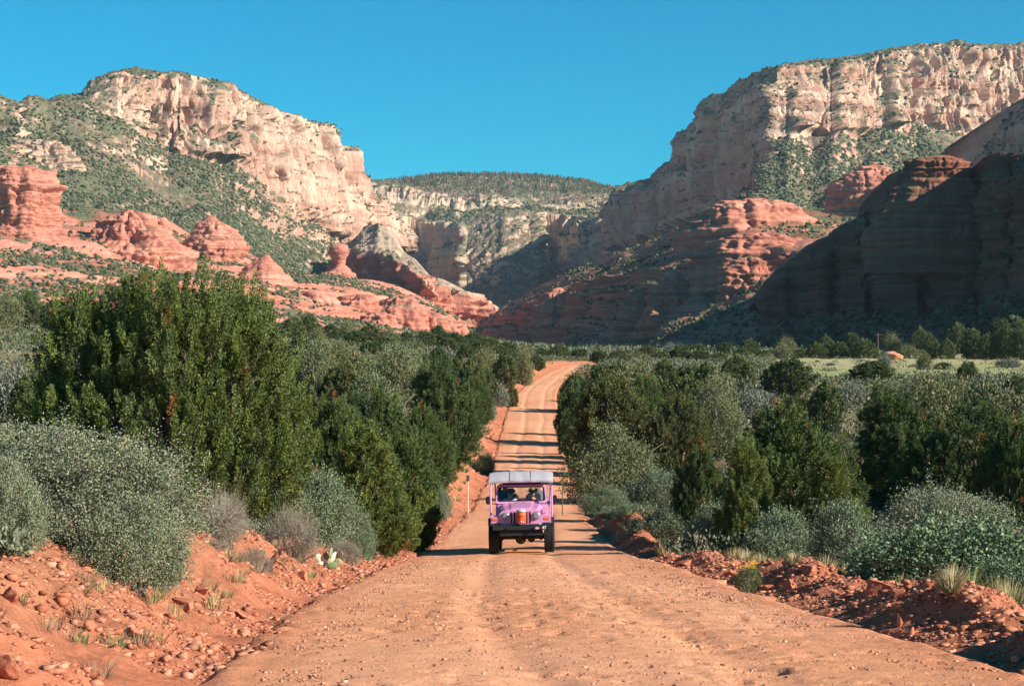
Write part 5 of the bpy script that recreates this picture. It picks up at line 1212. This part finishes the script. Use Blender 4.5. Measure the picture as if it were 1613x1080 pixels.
    ys = [.56, .60, .80, 1.05, 1.4, 2.2, 3.0, 3.45]; zs = [2.035, 2.06, 2.17, 2.275, 2.30, 2.30, 2.29, 2.26]; us = np.linspace(-1, 1, 21); P = np.zeros((len(ys), 21, 3))
    for i, (y, z) in enumerate(zip(ys, zs)):
        for j, u in enumerate(us): P[i, j] = (u*.915, y+.01*sin(j*1.3), z+.030*(1-u*u)+.006*sin(j*2.1+i)-.012*(j % 10 == 0))
    cv = B().grid(P)
    cv.grid(P-np.array([0, -.01, .02])); 
    for k, sx in ((0, -1), (20, 1)):
        e = P[:, k]; dn = e-np.array([0, 0, .13]); cv.grid(np.stack([e, (e+dn)/2+np.array([sx*.012, 0, 0]), dn], 1))
    e = P[0]; cv.grid(np.stack([e, e-np.array([0, -.004, .05])], 0)); canopy = cv.done('canopy', canvas, smooth=True)
    for u in (-.34, .32): B().tube([(u*.915, y-.012, z+.030*(1-u*u)+.004) for y, z in zip(ys, zs)], .008, 4).done('seam', simple('canvas_seam', (.28, .26, .28), .9), canopy)
    # mirrors
    for sx in (-1, 1):
        mr = B().box((sx*.97, .86, 1.50), (.13, .06, .24), .03).done('side_mirror', black); B().tube([(sx*.72, .92, 1.38), (sx*.95, .88, 1.42)], .012, 6).done('bracket', black, mr)
    # seats, wheel
    for sx in (-1, 1):
        st_ = B().box((sx*.33, 1.62, .96), (.46, .48, .16), .05).done('seat', dark); B().box((sx*.33, 2.02, 1.36), (.44, .14, .62), .05, rot=None).box((sx*.33, 2.04, 1.74), (.26, .09, .18), .04).done('backrest', dark, st_)
    B().box((0, 2.78, 1.22), (1.3, .42, .14), .05).box((0, 3.02, 1.32), (1.3, .12, .3), .05).done('rear_seat', dark)
    B().box((0, 1.14, 1.36), (1.36, .12, .10), .03).done('dashboard', black)
    V, Fc = tube([(.30+.18*cos(a), 1.36+.06*sin(a), 1.42+.17*sin(a)) for a in np.linspace(0, 2*pi, 25)], [.014]*25, 6)
    np_mesh('steering_wheel', V, Fc, black, root, None, True)
    # orange drum hung before the grille: a thing of its own
    dr = bpy.data.objects.new('water_cooler', None); COL.objects.link(dr); dr.matrix_world = M @ Matrix.Translation((.02, -.695, .86)); tag(dr, 'orange water cooler with grey lid strapped in front of the pink grille', 'water cooler')
    B().lathe([(0, .118), (.02, .13), (.15, .137), (.30, .137), (.315, .13)], (0, 0, 0), 'Z', 28).done('drum', simple('orange_plastic', (.72, .10, .03), .4, noise_amt=.12, scale=12), dr, True)
    B().lathe([(.315, .14), (.35, .14), (.375, .11), (.385, .06), (.40, .055), (.405, .01)], (0, 0, 0), 'Z', 28).done('lid', simple('grey_plastic', (.42, .40, .42), .5), dr, True)
    B().box((0, -.145, .05), (.035, .05, .04), .008).box((.06, -.14, .03), (.03, .02, .03), .005).box((-.05, -.14, .02), (.03, .02, .02), .005).done('spigot', white, dr)
    B().lathe([(.18, .141), (.20, .141)], (0, 0, 0), 'Z', 28).done('strap', black, dr)
    build_people(M)

def skin_mesh(name, nodes, edges, mat, parent, sub=1, root_i=0):
    me = bpy.data.meshes.new(name); bm = bmesh.new(); sk = bm.verts.layers.skin.verify(); vs = []
    for i, (p, r) in enumerate(nodes):
        v = bm.verts.new(p); rr = r if isinstance(r, tuple) else (r, r); v[sk].radius = rr; v[sk].use_root = (i == root_i); vs.append(v)
    for a, b in edges: bm.edges.new((vs[a], vs[b]))
    bm.to_mesh(me); bm.free(); o = bpy.data.objects.new(name, me); COL.objects.link(o)
    if parent: o.parent = parent
    me.materials.append(mat); md = o.modifiers.new('skin', 'SKIN'); md.use_smooth_shade = True; ss = o.modifiers.new('sub', 'SUBSURF'); ss.levels = sub; ss.render_levels = sub
    return o
def build_people(M):
    skin = simple('skin', (.50, .27, .18), .5); tan = simple('tanned_skin', (.42, .21, .13), .5)
    def person(x, y, z, label, shirt, hat, pose, sk, hair=(.04, .025, .02), glasses=True, turn=0):
        r = bpy.data.objects.new('person', None); COL.objects.link(r); r.matrix_world = M @ Matrix.Translation((x, y, z)) @ Matrix.Rotation(turn, 4, 'Z'); tag(r, label, 'person', None)
        N = [((0, 0, 0), (.15, .11)), ((0, -.01, .14), (.13, .10)), ((0, -.01, .30), (.15, .11)), ((0, 0, .43), (.14, .09)), ((0, -.005, .505), .052), ((0, -.015, .56), .055), ((0, -.02, .635), (.078, .092)), ((0, -.01, .705), (.070, .085)), ((0, -.055, .575), (.045, .04))]
        E = [(0, 1), (1, 2), (2, 3), (3, 4), (4, 5), (5, 6), (6, 7), (5, 8)]
        for s_, (el, ha) in zip((-1, 1), pose):
            b0 = len(N); N += [((s_*.16, 0, .425), .062), (el, .043), (((el[0]+ha[0])/2, (el[1]+ha[1])/2, (el[2]+ha[2])/2), .038), (ha, .027)]; E += [(3, b0), (b0, b0+1), (b0+1, b0+2), (b0+2, b0+3)]
            d = Vector(ha)-Vector(el); d.normalize(); sd = d.cross(Vector((0, 0, 1))); sd.normalize(); palm = Vector(ha)+d*.05; N.append((tuple(palm), (.036, .018))); E.append((b0+3, b0+4))
            for f, (o_, l_) in enumerate([(-.030, .062), (-.010, .074), (.010, .070), (.030, .055)]):
                a = palm+d*.035+sd*o_; m1 = a+d*l_*.5+Vector((0, 0, -.008)); m2 = a+d*l_*.85+Vector((0, 0, -.032)); k = len(N)
                N += [(tuple(a), .010), (tuple(m1), .009), (tuple(m2), .0075)]; E += [(b0+4, k), (k, k+1), (k+1, k+2)]
            a = Vector(ha)+d*.02+sd*(-.038*s_)+Vector((0, 0, .012)); k = len(N); N += [(tuple(a), .012), (tuple(a+d*.035+sd*(-.02*s_)), .010)]; E += [(b0+3, k), (k, k+1)]
            h = len(N); N += [((s_*.10, -.02, -.01), .085), ((s_*.14, -.43, .03), .062), ((s_*.14, -.46, -.20), .052), ((s_*.14, -.46, -.40), .038), ((s_*.14, -.60, -.43), (.042, .03))]; E += [(0, h), (h, h+1), (h+1, h+2), (h+2, h+3), (h+3, h+4)]
        skin_mesh('body', N, E, sk, r, 1)
        # face
        bm = bmesh.new()
        for c, d_ in (((0, -.112, .625), (.014, .020, .022)), ((-.078, -.015, .63), (.010, .018, .028)), ((.078, -.015, .63), (.010, .018, .028)), ((0, -.103, .580), (.024, .008, .006))):
            q = bmesh.ops.create_icosphere(bm, subdivisions=2, radius=1); 
            for v in q['verts']: v.co = Vector((v.co.x*d_[0]+c[0], v.co.y*d_[1]+c[1], v.co.z*d_[2]+c[2]))
        me = bpy.data.meshes.new('face'); bm.to_mesh(me); bm.free(); me.materials.append(sk); o = bpy.data.objects.new('face', me); COL.objects.link(o); o.parent = r
        bm = bmesh.new()
        for sx in (-1, 1):
            q = bmesh.ops.create_icosphere(bm, subdivisions=2, radius=1); kx = (.026, .010, .017) if glasses else (.012, .008, .007)
            for v in q['verts']: v.co = Vector((v.co.x*kx[0]+sx*.032, v.co.y*kx[1]-.100, v.co.z*kx[2]+.648))
        me = bpy.data.meshes.new('eyes'); bm.to_mesh(me); bm.free(); me.materials.append(bpy.data.materials['black_plastic']); o = bpy.data.objects.new('sunglasses' if glasses else 'eyes', me); COL.objects.link(o); o.parent = r
        # shirt and trousers follow the body
        sN = [((0, 0, .0), (.165, .125)), ((0, -.01, .14), (.148, .118)), ((0, -.01, .30), (.165, .125)), ((0, 0, .435), (.148, .098)), ((0, -.003, .478), .066)]; sE = [(0, 1), (1, 2), (2, 3), (3, 4)]
        for s_, (el, ha) in zip((-1, 1), pose):
            b0 = len(sN); w_ = tuple(np.array(el)*.45+np.array(ha)*.55); sN += [((s_*.165, 0, .425), .076), (el, .056), (w_, .046)]; sE += [(3, b0), (b0, b0+1), (b0+1, b0+2)]
        skin_mesh('shirt', sN, sE, simple('shirt_cloth', shirt, .9, noise_amt=.15), r, 1)
        tN = [((0, 0, -.02), (.17, .13))]; tE = []
        for s_ in (-1, 1): h = len(tN); tN += [((s_*.10, -.02, -.01), .098), ((s_*.14, -.43, .03), .074), ((s_*.14, -.46, -.20), .066), ((s_*.14, -.46, -.36), .056)]; tE += [(0, h), (h, h+1), (h+1, h+2), (h+2, h+3)]
        skin_mesh('trousers', tN, tE, simple('trouser_cloth', (.10, .09, .08), .9), r, 1)
        skin_mesh('hair', [((0, .03, .60), (.075, .07)), ((0, .02, .69), (.082, .088)), ((0, .0, .735), (.06, .07))], [(0, 1), (1, 2)], simple('hair', hair, .7), r, 1)
        if hat == 'brim':
            prof = [(.700, .205, .0), (.688, .17, 0), (.690, .105, 0), (.74, .098, 0), (.80, .085, 0), (.815, .05, 0), (.795, .0, 0)]; n = 28; V = []
            for z_, r_, _ in prof:
                for k in range(n):
                    a = 2*pi*k/n; curl = .045*abs(cos(a))**2*max(0, r_-.12)/.085; V.append((r_*cos(a)*1.0, r_*sin(a)*1.08-.012, z_+curl))
            i = np.arange(len(prof)-1)[:, None]*n+np.arange(n)[None]; j = np.arange(len(prof)-1)[:, None]*n+(np.arange(n)[None]+1) % n
            h = np_mesh('hat', V, np.stack([i, j, j+n, i+n], -1).reshape(-1, 4), simple('felt', (.20, .17, .09), .9), r, None, True)
            V2, F2 = tube([(.101*cos(a), .109*sin(a)-.012, .712) for a in np.linspace(0, 2*pi, 25)], [.014]*25, 5); np_mesh('hat_band', V2, F2, simple('dark_band', (.03, .02, .02), .8), h)
        elif hat == 'cap':
            prof = [(.665, .097), (.70, .099), (.745, .088), (.775, .06), (.787, .0)]; n = 24; V = [(r_*cos(2*pi*k/n), r_*sin(2*pi*k/n)*1.08-.008, z_) for z_, r_ in prof for k in range(n)]
            i = np.arange(4)[:, None]*n+np.arange(n)[None]; j = np.arange(4)[:, None]*n+(np.arange(n)[None]+1) % n
            h = np_mesh('cap', V, np.stack([i, j, j+n, i+n], -1).reshape(-1, 4), simple('cap_cloth', (.03, .03, .04), .9), r, None, True)
            V = [((u*.075), -.09-v*.085*(1-.5*u*u), .684-v*.02-.02*u*u) for v in (0, .5, 1) for u in np.linspace(-1, 1, 9)]; np_mesh('brim', V, grid_faces(3, 9), bpy.data.materials['cap_cloth'], h)
        return r
    person(.30, 1.62, 1.02, 'driver in a wide-brimmed felt hat, sunglasses and dark shirt at the wheel', (.035, .035, .03), 'brim', [((-.25, -.20, .24), (-.10, -.40, .36)), ((.25, -.20, .24), (.14, -.40, .38))], tan)
    person(-.33, 1.62, 1.04, 'front passenger in a dark cap and pale blue shirt beside the driver', (.42, .48, .55), 'cap', [((-.32, -.20, .26), (-.26, -.44, .42)), ((.24, -.18, .20), (.10, -.36, .16))], skin, turn=-.2)
    person(-.52, 2.70, 1.28, 'dark-haired passenger in a dark jacket on the raised rear seat, left side', (.04, .045, .06), None, [((-.26, -.12, .18), (-.16, -.34, .14)), ((.26, -.12, .18), (.16, -.34, .14))], skin)
    person(.50, 2.70, 1.28, 'passenger in a grey shirt on the raised rear seat, right side', (.16, .17, .2), None, [((-.26, -.12, .18), (-.16, -.34, .14)), ((.26, -.12, .18), (.16, -.34, .14))], tan, (.09, .05, .03))
if JEEP: build_jeep()
for o in bpy.data.objects:
    if len(str(o.get('label', '')).split()) > 16: print('LONG', o.name, o['label'])
#@@HAZE
def build_haze():
    import bmesh
    bm = bmesh.new(); bmesh.ops.create_cube(bm, size=1.0)
    me = bpy.data.meshes.new('haze'); 
    for v in bm.verts:
        v.co = (v.co.x*14000, 2300 + v.co.y*9000, (v.co.z+.5)*640 - 60)
    bm.to_mesh(me); bm.free()
    m = bpy.data.materials.new('haze'); m.use_nodes = True; t = m.node_tree; t.nodes.clear()
    out = t.nodes.new('ShaderNodeOutputMaterial'); v = t.nodes.new('ShaderNodeVolumePrincipled')
    v.inputs['Color'].default_value = (0.62, 0.80, 1.0, 1); v.inputs['Density'].default_value = 0.000028
    v.inputs['Anisotropy'].default_value = 0.0
    t.links.new(v.outputs[0], out.inputs['Volume']); me.materials.append(m)
    o = bpy.data.objects.new('haze', me); COL.objects.link(o); tag(o, kind='stuff')
if HAZE: build_haze()
